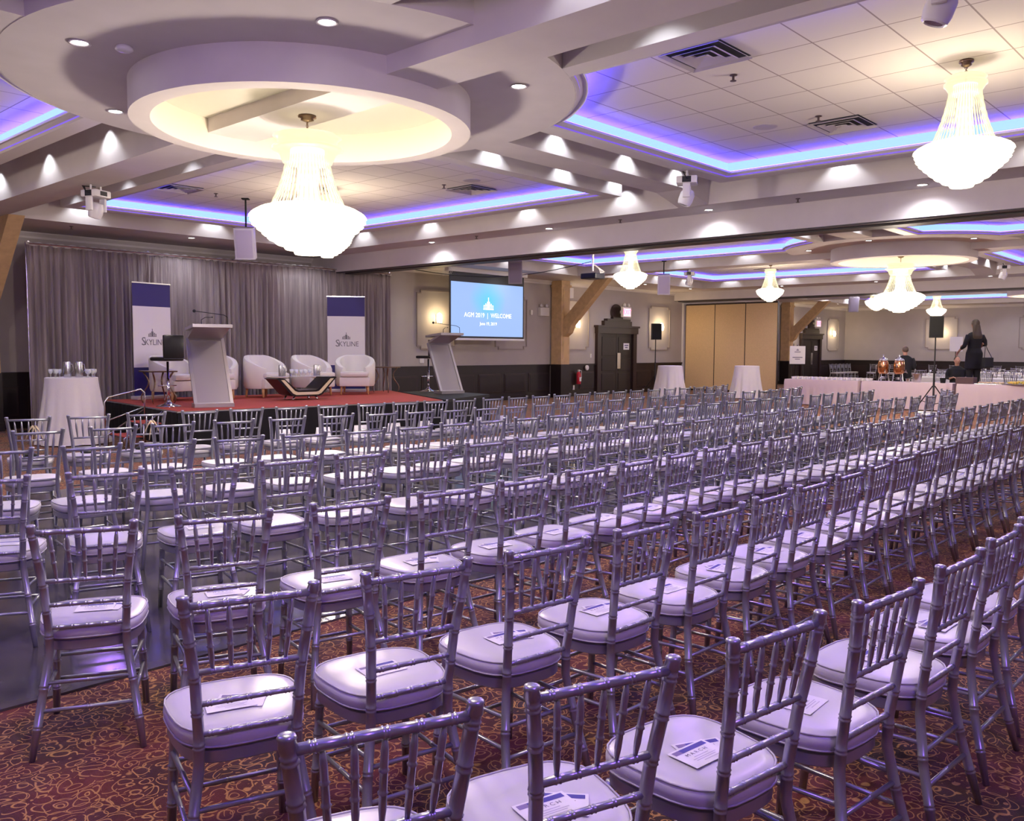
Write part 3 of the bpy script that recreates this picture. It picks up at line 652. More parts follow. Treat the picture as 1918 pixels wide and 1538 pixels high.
def make_chair(name, label, detail):
    t = thing(name, label, 'chair')
    bm = B(); loft(bm, [R(-.03, ZS - .004), R(-.006, ZS - .004), R(-.002, ZS), R(-.002, ZS + .034), R(-.008, ZS + .038)]); obj('seat_frame', bm, M_SILVER, t, 'auto')
    bm = B(); loft(bm, [R(-.03, ZS + .040), R(-.004, ZS + .041), R(.004, ZS + .050), R(.009, ZS + .070), R(.007, ZS + .086), R(-.001, ZS + .096), R(-.03, ZS + .104), R(-.09, ZS + .108), R(-.15, ZS + .109)]); cu_ = obj('seat_cushion', bm, M_CUSHION, t, smooth=True)
    bm = B(); tube(bm, R(.004, ZS + .096) + [R(.004, ZS + .096)[0]], .0032, 5, cap=False)
    if detail: tube(bm, R(.006, ZS + .050) + [R(.006, ZS + .050)[0]], .0032, 5, cap=False)
    obj('piping', bm, M_PIPING, cu_, smooth=True)
    for s in (-1, 1):
        obj('leg', rear_leg_bm(s, 10 if detail else 7, detail), M_SILVER, t, smooth=True)
        bm = B(); rod(bm, (s * .185, .455, 0), (s * .168, .425, ZS), .016, (.3, .62, .9) if detail else (), 8 if detail else 6, ends=.9); obj('leg', bm, M_SILVER, t, smooth=True)
    zr = ((.903, .0120), (.700, .0102), (.600, .0092), (.505, .0092))
    PL = rearpath(-1); PR = rearpath(1)
    nsp = 5
    def rails(bm, i):
        z, r = zr[i]; rod(bm, at_path(PL, z), at_path(PR, z), r, (.12, .5 - .19, .5, .5 + .19, .88) if (i == 0 or i > 1) and detail else ((.17, .335, .5, .665, .83) if detail else ()), 8 if detail else 6)
    def spind(bm, k):
        f = (k + 1) / (nsp + 1); a = Vector(at_path(PL, .70)).lerp(Vector(at_path(PR, .70)), f); b_ = Vector(at_path(PL, .90)).lerp(Vector(at_path(PR, .90)), f)
        if detail:
            q = [0, .2, .36, .38, .40, .43, .6, .62, .64, .67, .82, 1]; r = [.0045, .0085, .0085, .0115, .0085, .0085, .0085, .0115, .0085, .0085, .0085, .0045]
        else: q = [0, .3, .5, .7, 1]; r = [.005, .009, .0105, .009, .005]
        tube(bm, [a.lerp(b_, x) for x in q], r, 7 if detail else 5)
    st = []
    for z in (.16, .265):
        st.append(((-.183, .45, z), (.183, .45, z)))
        a = at_path(PL, z + .02); b_ = at_path(PR, z + .02); st.append((a, b_))
    for s, P in ((-1, PL), (1, PR)):
        for z in (.20, .305): st.append((at_path(P, z + .01), (s * .178, .44, z)))
    if detail:
        bm = B(); rails(bm, 0); obj('top_rail', bm, M_SILVER, t, smooth=True)
        for i in (1, 2, 3): bm = B(); rails(bm, i); obj('back_rail', bm, M_SILVER, t, smooth=True)
        for k in range(nsp): bm = B(); spind(bm, k); obj('spindle', bm, M_SILVER, t, smooth=True)
        for a, b_ in st: bm = B(); rod(bm, a, b_, .0085, (.5,) , 7); obj('stretcher', bm, M_SILVER, t, smooth=True)
    else:
        bm = B()
        for i in range(4): rails(bm, i)
        for k in range(nsp): spind(bm, k)
        obj('backrest', bm, M_SILVER, t, smooth=True)
        bm = B()
        for a, b_ in st: rod(bm, a, b_, .0085, (), 5)
        obj('stretcher', bm, M_SILVER, t, smooth=True)
    return t
def arr(s):
    out = []
    for q in s.split(';'):
        v = [float(x) for x in q.split(',')]; out.append(tuple(v))
    return out
ROWS = {
1: arr('3.03,9.19,-19;3.56,9.09,-16;4.12,9.02,-12;4.68,8.95,-12;5.22,8.90,-11;5.75,8.81,-10;6.27,8.72,-10;6.79,8.63,-9;7.30,8.58,-8;7.80,8.55,-6;8.30,8.52,-4;8.84,8.50,-3;9.34,8.48,-2;9.84,8.47,0;10.35,8.48,0;10.88,8.50,0;11.40,8.51,0;11.92,8.53,1;12.44,8.54,1;12.94,8.52,0;13.44,8.51,1;13.94,8.51,0;14.44,8.51,2;14.92,8.55,8;15.40,8.63,12;15.86,8.74,16'),
2: arr('2.08,7.86,-15;2.62,7.73,-8;3.21,7.67,-9;3.73,7.63,-9;4.30,7.56,-11;4.85,7.50,-9;5.42,7.46,-7;5.94,7.37,-6;6.42,7.30,-6;6.88,7.23,-5;7.36,7.18,-3;7.84,7.16,-3;8.36,7.15,0;8.89,7.15,1;9.42,7.16,0;9.94,7.18,0;10.47,7.19,1;11.00,7.19,0;11.51,7.21,1;12.03,7.21,1;12.54,7.20,0;13.04,7.12,-4;13.54,7.02,-4;14.05,7.00,0;14.58,7.05,2;15.10,7.09,4;15.60,7.15,10;16.08,7.26,18'),
3: arr('1.95,6.46,-22;2.48,6.29,-10;2.98,6.18,-14;3.50,6.09,-14;4.04,6.01,-11;4.59,5.92,-9;5.13,5.90,-5;5.64,5.90,-3;6.12,5.90,0;6.62,5.88,0;7.14,5.89,-1;7.66,5.87,-1;8.18,5.86,0;8.72,5.85,1;9.24,5.86,0;9.74,5.83,1;10.24,5.82,1;10.74,5.80,1;11.24,5.80,0;11.75,5.82,0;12.27,5.84,1;12.78,5.82,0;13.24,5.73,0;13.74,5.74,1;14.24,5.71,0;14.74,5.68,1;15.24,5.70,5;15.74,5.78,12'),
4: arr('1.48,5.12,-28;2.00,4.90,-18;2.50,4.74,-15;3.02,4.66,-7;3.52,4.59,-7;4.07,4.53,-9;4.62,4.51,-3;5.16,4.52,-5;5.66,4.49,-5;6.16,4.48,-4;6.67,4.50,-1;7.18,4.50,-1;7.70,4.49,0;8.22,4.51,1;8.74,4.53,1;9.24,4.50,1;9.75,4.49,1;10.26,4.52,1;10.78,4.50,0;11.30,4.50,1;11.84,4.52,1;12.36,4.52,0;12.88,4.51,-1;13.38,4.49,-1;13.88,4.44,0;14.40,4.38,-3;14.92,4.32,-2;15.44,4.33,3;16.60,4.72,24;17.10,4.98,30'),
5: arr('0.92,3.80,-33;1.36,3.56,-28;1.86,3.36,-22;2.42,3.23,-12;2.98,3.16,-6;3.52,3.13,-4;4.07,3.13,-2;4.61,3.14,1;5.16,3.16,2;5.68,3.18,0;6.21,3.19,-2;6.75,3.20,-3;7.24,3.18,0;7.73,3.14,0;8.21,3.13,1;8.72,3.14,2;9.26,3.15,1;9.80,3.16,-1;10.33,3.16,0;10.86,3.16,1;11.42,3.16,0;11.98,3.17,1;12.54,3.16,0;13.10,3.16,0;13.66,3.17,0;14.22,3.17,0;14.76,3.19,4'),
6: arr('1.31,2.23,-20;1.83,2.09,-13;2.36,1.99,-8;2.91,1.94,-4;3.44,1.91,-2;3.98,1.92,0;4.48,1.93,-1;5.00,1.94,0;5.53,1.96,2;6.03,1.98,-2;6.52,1.99,-2;7.03,2.00,0;7.54,2.01,-1;8.03,2.00,0;8.51,2.00,1;9.00,1.99,0;9.50,2.00,0;10.00,2.00,2'),
7: arr('1.02,1.26,-21;1.50,1.10,-19;2.06,0.97,-9;2.59,0.88,-6;3.18,0.85,-4;3.75,0.85,-1;4.30,0.87,0')}
ROWNAME = {1: 'in the front row nearest the stage', 2: 'in the second row from the stage', 3: 'in the third row from the stage', 4: 'in the middle row', 5: 'in the third row from the camera', 6: 'in the second row from the camera', 7: 'in the row nearest the camera'}
ROWSHORT = {5: 'third row', 6: 'second row', 7: 'nearest row', 4: 'middle row', 1: 'front row'}
chA = make_chair('banquet_chair', 'x', True); chB = make_chair('banquet_chair', 'x', False)
usedA = usedB = False
def card_proto():
    bm = B(); box(bm, -.075, .075, -.052, .052, 0, .0012)
    def q(x0, x1, y0, y1, mi): 
        f = bm.faces.new([bm.verts.new(p) for p in ((x0, y0, .0016), (x1, y0, .0016), (x1, y1, .0016), (x0, y1, .0016))]); f.material_index = mi
    q(-.066, -.036, .026, .045, 2); q(-.036, .066, .026, .045, 1)
    for y, a, b_ in ((-.008, -.03, .03), (-.018, -.045, .05), (-.026, -.04, .04), (-.036, -.02, .045)): q(a, b_, y, y + .003, 3)
    o = obj('programme_card', bm, [M_PAPER, M_BLUEINK, mat('blue_ink_photo', (.22, .17, .34), .6), mat('light_grey_ink', (.5, .46, .58), .6)])
    tb = text_bm('M A R C H', .019, 0); xf(tb.verts, Matrix.Translation((0, .010, .0018))); lt = obj('heading', tb, M_GREYINK, o)
    return o
card0 = card_proto(); cardused = False
SEATZ = ZS + .1105
for row in (7, 6, 5, 4, 3, 2, 1):
    L_ = [c for c in ROWS[row] if inframe((c[0], c[1] + .1, .9), 70) or inframe((c[0] + .2, c[1] + .3, .45), 40)]
    L_.sort(key=lambda c: pix((c[0], c[1], .9))[0])
    for k, (x, y, a) in enumerate(L_):
        jit = random.uniform(-1.2, 1.2); a = math.radians(a + jit)
        lab = 'silver chair with white cushion, %s from left %s' % (ordw(k + 1), ROWNAME[row])
        g = 'silver banquet chairs in rows'
        if row >= 4:
            if not usedA: chA.location = (x, y, 0); chA.rotation_euler = (0, 0, a); chA['label'] = lab; chA['group'] = g; usedA = True; t = chA
            else: t = dup(chA, (x, y, 0), a, lab, g)
        else:
            if not usedB: chB.location = (x, y, 0); chB.rotation_euler = (0, 0, a); chB['label'] = lab; chB['group'] = g; usedB = True; t = chB
            else: t = dup(chB, (x, y, 0), a, lab, g)
        zoff = .012 if (-3.2 < x < 14.6 and 4.2 < y < 10.4) else 0
        t.location.z = zoff
        # printed cards lying on the cushions
        if row >= 4 and (row > 4 or k % 2 == 0) and k < 22:
            ox, oy = random.uniform(-.03, .03), .25 + random.uniform(-.03, .03)
            pcs = [(ox, oy, a + random.uniform(-.12, .12) + .05, 0)]
            if row >= 5 and (k + row) % 3 != 1 and k < 12: pcs.append((ox + .035, oy + .012, a + random.uniform(-.6, -.25), 1))
            for (px_, py_, pa, lo) in pcs:
                wx = x + px_ * math.cos(a) - py_ * math.sin(a); wy = y + px_ * math.sin(a) + py_ * math.cos(a)
                z = SEATZ + zoff + (.0022 if (lo == 0 and len(pcs) > 1) else 0)
                clab = '%s blue-banded card on the %s chair from left, %s' % ('tilted lower' if lo else 'white', ordw(k + 1), ROWSHORT[row] + ' from the camera' if row < 7 and row > 4 else ROWSHORT[row] + (' to the camera' if row == 7 else ' of seats'))
                if not cardused: card0.location = (wx, wy, z); card0.rotation_euler = (0, 0, pa); tag(card0, clab, 'card', 'programme cards on the seats'); cardused = True
                else:
                    c = card0.copy(); C.objects.link(c); c.location = (wx, wy, z); c.rotation_euler = (0, 0, pa); c['label'] = clab
                    if row >= 5:
                        for ch in card0.children:
                            d = ch.copy(); C.objects.link(d); d.parent = c
        if row == 1 and 5 <= k <= 12:
            bm = B(); 
            for s in (-1, 1):
                vs = box(bm, -.09, .09, -.001, .001, 0, .13); xf(vs, Matrix.Translation((0, s * .035, 0)) @ Matrix.Rotation(s * .28, 4, 'X'))
            o = obj('folded_card', bm, M_PAPER); o.location = (x - math.sin(a) * .28, y + math.cos(a) * .28, SEATZ + zoff); o.rotation_euler = (0, 0, a)
            tag(o, 'white folded tent card on the %s front row chair from the left' % ordw(k + 1), 'card', 'tent cards on the front row')
        if row == 1 and k < 3:
            bm = B(); lathe(bm, [(.06, 0), (.065, .02), (.03, .035), (.005, .036)], 16); o = obj('black_disc', bm, M_BLACK, smooth=True); o.location = (x - math.sin(a) * .30, y + math.cos(a) * .30, SEATZ + zoff)
            tag(o, 'small black round object on the %s front row chair seat from left' % ordw(k + 1), 'accessory', 'black discs on front row seats')
        if row == 1 and k in (0, 2):
            bm = B()
            for j in range(6):
                aa = j * 1.05; pts = [(.05 * math.cos(aa) * u * (1 + .3 * math.sin(j)), -.03 - .01 * math.sin(u * 3), .84 - .06 * u * u + .05 * math.sin(aa) * u) for u in (0, .4, .8, 1.2, 1.5)]; tube(bm, pts, .005, 5)
            tube(bm, [(0, -.03, .84), (.02, -.035, .78), (.0, -.03, .72)], .004, 5)
            o = obj('ribbon', bm, M_RIBBON, smooth=True); o.location = (x + .05, y, zoff); o.rotation_euler = (0, 0, a); tag(o, 'gold ribbon bow tied to the back of the %s front row chair' % ordw(k + 1), 'ribbon', 'gold ribbons on chair backs')

# ------------------------------------------------------------------ stage and what stands on it
SZ = .60
FL = Vector((6.68, 13.52)); FR = Vector((14.15, 12.70)); du = (FR - FL).normalized(); dv = Vector((-du.y, du.x))
SA = math.atan2(du.y, du.x)
st = thing('stage', 'low black stage with red carpet top in front of the grey drape', 'stage', (FL.x, FL.y, 0), SA)
SW = (FR - FL).length; SD = 3.9
Minv = (Matrix.Translation((FL.x, FL.y, 0)) @ Matrix.Rotation(SA, 4, 'Z')).inverted()
SP = [(Minv @ Vector((x, y, 0))).to_2d() for x, y in ((6.68, 13.52), (11.92, 12.86), (13.75, 16.75), (7.12, 17.42))]
def inset_poly(P, d):
    c = sum((Vector(p) for p in P), Vector((0, 0))) / len(P); return [tuple(Vector(p) + (c - Vector(p)).normalized() * d) for p in P]
bm = B(); prism(bm, [tuple(p) for p in SP], .56, SZ - .012); obj('deck', bm, mat('deck_edge', (.42, .40, .40), .5, metal=.5), st)
bm = B(); prism(bm, inset_poly(SP, .02), SZ - .012, SZ - .004); obj('carpet_top', bm, M_RED, st)
def skirt(bm, P, h, edges):
    for e in edges:
        a_ = Vector(P[e]); b_ = Vector(P[(e + 1) % len(P)]); L__ = (b_ - a_).length; d = (b_ - a_) / L__; nrm = Vector((d.y, -d.x)); n_ = int(L__ / .07)
        v0 = []; v1 = []
        for i in range(n_ + 1):
            q = a_ + d * (L__ * i / n_) + nrm * (.014 + .010 * math.sin(i * 1.9) + .005 * math.sin(i * .77)); v0.append(bm.verts.new((q.x, q.y, 0))); v1.append(bm.verts.new((q.x, q.y, h)))
        for i in range(n_): bm.faces.new((v0[i], v0[i + 1], v1[i + 1], v1[i]))
bm = B(); skirt(bm, SP, .57, (0, 1, 3)); obj('skirt', bm, M_BLACKCLOTH, st, smooth=True)
bm = B()
for x in (.25, 1.3, 2.5, 3.7, 4.9):
    for y in (.25, SD / 2, SD - .35): tube(bm, [(x, y, 0), (x, y, .56)], .022, 8)
obj('support_legs', bm, M_STEEL, st)
RP = [(12.02, 12.90), (14.25, 13.82), (14.62, 15.98), (13.47, 15.98)]
rs = thing('black_riser', 'black riser under the right lectern, joined to the red stage', 'stage', (13.3, 14.3, 0)); RP = [(x - 13.3, y - 14.3) for x, y in RP]
bm = B(); prism(bm, RP, .52, SZ - .004); obj('deck', bm, mat('black_riser_top', (.006, .005, .007), .7), rs); bm = B(); skirt(bm, RP, .54, (0, 1, 2)); obj('skirt', bm, M_BLACKCLOTH, rs, smooth=True)

# steps at the left front corner
t = thing('stage_steps', 'small stage steps with red treads and tube handrail, left of the stage', 'steps', (6.58, 13.62, 0), SA + PI / 2 + .0)
for k in range(2):
    bm = B(); z = .2 * (k + 1); y0 = .62 - .31 * (k + 1) + .31; box(bm, .12, .92, .64 - .3 * k - .3 + .02, .64 - .3 * k, z - .03, z - .012); tr = obj('tread', bm, M_BLACK, t)
    bm = B(); box(bm, .125, .915, .64 - .3 * k - .3 + .03, .64 - .3 * k - .005, z - .012, z); obj('tread_carpet', bm, M_RED, tr)
for s in (0, 1):
    x = .10 + s * .84
    bm = B(); tube(bm, [(x, .66, 0), (x, .66, .18), (x, .06, .58), (x, .06, 0)], .014, 8); tube(bm, [(x, .36, 0), (x, .36, .38)], .012, 8); obj('side_frame', bm, M_STEEL, t, smooth=True)
bm = B(); tube(bm, [(.94, .70, 0), (.94, .70, .72), (.94, .64, .80), (.94, .12, 1.10 - .18), (.94, .06, .86), (.94, .06, .3)], .016, 8); tube(bm, [(.94, .70, .4), (.94, .06, .62)], .012, 8); obj('handrail', bm, M_STEEL, t, smooth=True)

# pipe and drape
DS = thing('stage_drape', 'long grey pleated drape on a metal frame behind the stage', 'curtain', ((6.02 + 14.72) / 2, 17.95, 0))
DRX = [6.02, 8.31, 10.28, 12.18, 14.72]; DY = 17.95; DH = 3.55
M_DRAPE = curtain_mat('grey_velour', (.35, .29, .32), (.58, .50, .52))
names = ['leftmost grey drape panel, behind the left banner', 'second grey drape panel from the left, behind the lectern', 'third grey drape panel from the left, behind the armchairs', 'rightmost grey drape panel, behind the right banner']
for k in range(4):
    xa, xb = DRX[k] - .04, DRX[k + 1] + .04
    xm_ = (xa + xb) / 2 - (6.02 + 14.72) / 2
    bm = B(); w = xb - xa; n = int(w * 110); rows = 16; rnd = random.Random(k + 3)
    fr = [rnd.uniform(0, 6.28) for _ in range(8)]
    def off(u, v):
        x = u * w
        top = .012 * math.sin(x * 70 + fr[0]) + .010 * math.sin(x * 113 + fr[1])
        low = .10 * (abs(math.sin(x * 24 + fr[2] + 1.4 * math.sin(x * 2.3 + fr[3]))) ** .8 - .6) + .03 * math.sin(x * 41 + fr[4]) + .04 * math.sin(x * 7 + fr[5])
        m_ = min(1, v * 8); return top * (1 - m_ * .7) - low * m_ * (.55 + .45 * v)
    g = [[bm.verts.new((-w / 2 + w * i / n, off(i / n, j / rows), DH - (DH - .03) * j / rows)) for i in range(n + 1)] for j in range(rows + 1)]
    for j in range(rows):
        for i in range(n): bm.faces.new((g[j][i], g[j][i + 1], g[j + 1][i + 1], g[j + 1][i]))
    r = bmesh.ops.solidify(bm, geom=bm.faces[:], thickness=.006)
    xf(bm.verts, Matrix.Translation((xm_, 0, 0)))
    cl = obj('drape_panel', bm, M_DRAPE, DS, smooth=True)
    bm = B(); pts = []
    for i in range(n // 2 + 1):
        x = -w / 2 + w * i / (n // 2); pts.append((x, .012 * math.sin(x * 47), DH + .015 + .01 * math.sin(x * 31 + k)))
    tube(bm, pts, .032, 8); xf(bm.verts, Matrix.Translation((xm_, 0, 0))); obj('rod_pocket', bm, mat('drape_top_highlight', (.62, .60, .64), .6), cl, smooth=True)  # bright highlight on the drape top is put into this lighter colour
t = DS
hw = (DRX[-1] - DRX[0]) / 2
bm = B(); tube(bm, [(-hw, -.05, DH + .015), (hw, -.05, DH + .015)], .016, 8); obj('crossbar', bm, M_STEEL, t)
for x in DRX:
    x -= (DRX[0] + DRX[-1]) / 2; bm = B(); tube(bm, [(x, .12, .01), (x, .12, DH + .05), (x, -.02, DH + .05)], .02, 8); u = obj('upright', bm, M_STEEL, t)
    bm = B(); box(bm, x - .25, x + .25, -.1, .34, 0, .012); obj('base_plate', bm, M_STEEL, u)

# retractable banners
def logo_bm(bm, s, x0, z0, y, mi):
    for dx, h in ((-.5, .45), (-.3, .62), (-.1, .82), (.1, .82), (.3, .62), (.5, .45)):
        box(bm, x0 + (dx - .055) * s, x0 + (dx + .055) * s, y - .002, y, z0, z0 + h * s * .75, mi=mi)
    box(bm, x0 - .04 * s, x0 + .04 * s, y - .002, y, z0, z0 + s * .95, mi=mi); box(bm, x0 - .6 * s, x0 + .6 * s, y - .002, y, z0 - .03 * s, z0 + .03 * s, mi=mi)
    box(bm, x0 - .4 * s, x0 + .4 * s, y - .0021, y, z0 + .30 * s, z0 + .34 * s, mi=mi)
def banner(label, loc, rz, ztop):
    t = thing('roll_up_banner', label, 'banner', loc, rz, 'roll-up banners on the stage')
    h = ztop - loc[2]; w = .43
    bm = B(); box(bm, -w - .02, w + .02, -.14, .10, 0, .075, bev=.02); obj('base_cassette', bm, mat('white_silver', (.70, .68, .72), .35, metal=.3), t)
    bm = B(); box(bm, -w, w, -.003, 0, .07, .63); obj('lower_blue_band', bm, M_NAVY, t)
    bm = B(); box(bm, -w, w, -.003, 0, .63, h - .47); pn = obj('white_field', bm, M_BANWHITE, t)
    bm = B(); box(bm, -w, w, -.003, 0, h - .47, h - .02); obj('upper_blue_band', bm, M_NAVY, t)
    bm = B(); box(bm, -w - .01, w + .01, -.012, .012, h - .025, h); obj('top_rail', bm, M_STEEL, t)
    bm = B(); tube(bm, [(0, .03, .05), (0, .03, h - .01)], .01, 8); obj('pole', bm, M_STEEL, t)
    bm = B(); logo_bm(bm, .16, 0, 1.24, -.0035, 0); obj('building_mark', bm, M_PRINT, pn)
    tb = text_bm('S', .23, .001); xf(tb.verts, Matrix.Translation((-.20, -.0055, 1.135)) @ Matrix.Rotation(PI / 2, 4, 'X')); obj('initial', tb, M_PRINT, pn)
    tb = text_bm('KYLINE', .165, .001); xf(tb.verts, Matrix.Translation((.055, -.0055, 1.12)) @ Matrix.Rotation(PI / 2, 4, 'X') @ Matrix.Scale(.86, 4, (1, 0, 0))); obj('lettering', tb, M_PRINT, pn)
    return t
banner('blue and white roll-up banner at the left of the stage, behind the bar stool', (7.93, 17.02, SZ), .20, 2.90)
banner('blue and white roll-up banner behind the two right-hand armchairs', (12.42, 16.72, SZ), -.62, 2.84)

# tub armchairs
def tub_chair(label, loc, rz, proto=[]):
    if proto: return dup(proto[0], loc, rz, label, 'white tub armchairs on the stage')
    t = thing('tub_armchair', label, 'armchair', loc, rz, 'white tub armchairs on the stage'); proto.append(t)
    # faces -Y
    bm = B(); n = 26; rings = []
    R0, R1 = .40, .30
    prof = []
    for k in range(n + 1):
        a = -PI * .30 + (PI * 1.60) * k / n      # opens toward -Y
        c, s_ = math.cos(a), math.sin(a)
        hgt = .56 + .25 * max(0, min(1, (s_ + .75) / 1.55)) ** .8
        yo = .36 if s_ > 0 else .40
        ox, oy = c * R0, s_ * yo; ix, iy = c * R1, s_ * (yo - .11)
        prof.append([(ox * .93, oy * .93, .17), (ox, oy, .22), (ox * 1.02, oy * 1.02, hgt - .06), (ox * .97, oy * .97, hgt - .012), ((ox + ix) / 2, (oy + iy) / 2, hgt), (ix * 1.03, iy * 1.03, hgt - .012), (ix, iy, hgt - .05), (ix * .98, iy * .98, .40), (ix * .98, iy * .98, .18)])
    vr = [[bm.verts.new(p) for p in r] for r in prof]; m_ = len(vr[0])
    for a_, b_ in zip(vr, vr[1:]):
        for k in range(m_): bm.faces.new((a_[k], a_[(k + 1) % m_], b_[(k + 1) % m_], b_[k]))
    bm.faces.new(vr[0][::-1]); bm.faces.new(vr[-1]); obj('shell', bm, M_LEATHERW, t, 'auto')
    bm = B(); box(bm, -.30, .30, -.36, .24, .17, .36, bev=.03); obj('base', bm, M_LEATHERW, t, 'auto')
    bm = B(); box(bm, -.285, .285, -.39, .20, .365, .47, bev=.045); obj('seat_cushion', bm, M_LEATHERW, t, 'auto')
    for x, y in ((-.27, -.27), (.27, -.27), (-.24, .24), (.24, .24)):
        bm = B(); tube(bm, [(x, y, 0), (x * .96, y * .96, .18)], [.018, .027], 10); obj('leg', bm, M_OAK, t, smooth=True)
    return t
for x, y, rz, lb in ((7.98, 16.30, .28, 'white tub armchair farthest left, behind the bar stool'), (8.94, 16.42, -.35, 'white tub armchair partly hidden behind the left lectern'), (9.93, 16.20, .16, 'white tub armchair left behind the curved coffee table'), (10.98, 16.05, .16, 'white tub armchair right behind the curved coffee table'), (12.05, 15.90, -.70, 'white tub armchair at the right, facing the camera')):
    tub_chair(lb, (x, y, SZ), rz)
for o in list(C.objects):
    if o.name.startswith('tub_armchair'): o.scale = (1.10, 1.10, 1.08)

# curved coffee table with glass top
t = thing('coffee_table', 'low black and cream curved coffee table with glass top', 'table', (9.98, 14.95, SZ + .004), SA)
outer = [(-.66, .42), (-.62, .40), (-.34, .10), (-.26, .07), (.26, .07), (.34, .10), (.62, .40), (.66, .44), (.60, .455), (.50, .44), (.24, .21), (.18, .19), (-.18, .19), (-.24, .21), (-.48, .42), (-.58, .44)]
bm = B(); prism(bm, outer, -.27, .27, axis='y'); obj('shell', bm, M_LEATHERB, t)
inn = [(-.56, .40), (-.31, .13), (-.24, .10), (.24, .10), (.31, .13), (.59, .415), (.52, .415), (.26, .17), (.20, .155), (-.20, .155), (-.27, .18), (-.49, .40)]
for s in (-1, 1):
    bm = B(); prism(bm, inn, s * .27 if s > 0 else -.282, .282 if s > 0 else -.27, axis='y'); obj('side_inlay', bm, M_CREAMP, t)
for x, y in ((-.22, -.18), (.22, -.18), (-.22, .18), (.22, .18)):
    bm = B(); tube(bm, [(x * 1.2, y, 0), (x * 1.2, y, .012), (x, y, .08)], [.022, .022, .014], 10); obj('leg', bm, M_CHROME, t, smooth=True)
bm = B(); box(bm, -.56, .56, -.33, .33, .458, .468, bev=.003); obj('glass_top', bm, M_GLASS, t)
def pitcher(label, loc, group, h=.24, r=.045, proto={}):
    key = h
    if key in proto: return dup(proto[key], loc, 0, label, group)
    t = thing('water_pitcher', label, 'pitcher', loc, 0, group); proto[key] = t
    bm = B(); lathe(bm, [(r * .95, 0), (r, .01), (r, h * .9), (r * .92, h * .96), (r * .94, h), (r * .9, h), (.001, h * .96)], 18); obj('body', bm, M_STEEL, t, smooth=True)
    bm = B(); tube(bm, [(r, 0, h * .85), (r + .03, 0, h * .8), (r + .035, 0, h * .45), (r, 0, h * .3)], .005, 6); obj('handle', bm, M_STEEL, t, smooth=True)
    return t
def goblet(label, loc, group, proto=[]):
    if proto:
        o = proto[0].copy(); C.objects.link(o); o.location = loc; o['label'] = label; o['group'] = group; return o
    bm = B(); lathe(bm, [(.030, 0), (.004, .006), (.004, .05), (.028, .07), (.038, .10), (.034, .135), (.031, .135), (.034, .10), (.024, .074), (.001, .068)], 14)
    o = obj('wine_glass', bm, mat('bright_glass', (.85, .88, .92), .05, alpha=.55, emit=None), smooth=True); o.location = loc; proto.append(o)
    return tag(o, label, 'glass', group)
ct = Matrix.Translation((9.98, 14.95, 0)) @ Matrix.Rotation(SA, 4, 'Z')
for i, (x, y) in enumerate(((-.46, -.05), (-.36, .02), (.30, -.05), (.40, .02))):
    p = ct @ Vector((x, y, SZ + .469)); pitcher('steel water pitcher on the coffee table, %s from left' % ordw(i + 1), p, 'pitchers on the coffee table', .22, .040)
for i in range(10):
    p = ct @ Vector((-.24 + .050 * i, -.09 + .11 * (i % 2), SZ + .469)); goblet('stemmed glass on the coffee table, %s from left' % ordw(i + 1), p, 'glasses on the coffee table')

# side tables with curved legs
def side_table(label, loc, proto=[]):
    if proto: return dup(proto[0], loc, .3, label, 'black side tables with curved legs')
    t = thing('side_table', label, 'table', loc, 0, 'black side tables with curved legs'); proto.append(t)
    bm = B(); box(bm, -.25, .25, -.25, .25, .57, .595, bev=.006); obj('table_top', bm, M_BRASS, t)
    for sx in (-1, 1):
        for sy in (-1, 1):
            bm = B(); pts = []; 
            for j in range(11):
                u = j / 10; r = .17 + .055 * math.sin(u * PI * 2 + .5) * (1 - .2 * u); pts.append((sx * r, sy * r, .575 * u))
            tube(bm, pts, [.010 + .008 * (j / 10) for j in range(11)], 7); obj('leg', bm, M_BRASS, t, smooth=True)
    return t
side_table('black curved-leg side table in front of the left banner', (7.36, 15.60, SZ + .004)); side_table('black curved-leg side table at the right end of the stage', (13.05, 16.05, SZ + .004))

# bar stools
def bar_stool(label, loc, rz, proto=[]):
    if proto: return dup(proto[0], loc, rz, label, 'black bar stools beside the lecterns')
    t = thing('bar_stool', label, 'stool', loc, rz, 'black bar stools beside the lecterns'); proto.append(t)
    bm = B(); lathe(bm, [(.21, 0), (.212, .006), (.17, .02), (.08, .045), (.035, .09), (.03, .12)], 28); obj('base', bm, M_CHROME, t, smooth=True)
    bm = B(); tube(bm, [(0, 0, .09), (0, 0, .5), (0, 0, .5), (0, 0, .78)], [.028, .028, .02, .02], 12); obj('column', bm, M_CHROME, t, smooth=True)
    bm = B(); pts = [(.16 * math.cos(a) , .04 - .16 * math.sin(a) - .04, .36) for a in [PI * j / 12 for j in range(13)]]; tube(bm, pts, .009, 7); tube(bm, [(-.16, 0, .36), (.16, 0, .36)], .009, 7); obj('footrest', bm, M_CHROME, t, smooth=True)
    bm = B(); box(bm, -.20, .20, -.23, .19, .79, .86, bev=.032); obj('seat', bm, M_LEATHERB, t, 'auto')
    bm = B(); box(bm, -.195, .195, .15, .20, .84, 1.24, bev=.022)
    for z in (.98, 1.10): box(bm, -.19, .19, .146, .15, z, z + .006)
    obj('backrest', bm, M_LEATHERB, t, 'auto')
    return t
bar_stool('black bar stool on chrome pedestal, left of the left lectern', (7.10, 14.68, SZ), math.radians(-172)); bar_stool('black bar stool mostly hidden behind the right lectern', (14.0, 15.62, SZ), math.radians(-172))

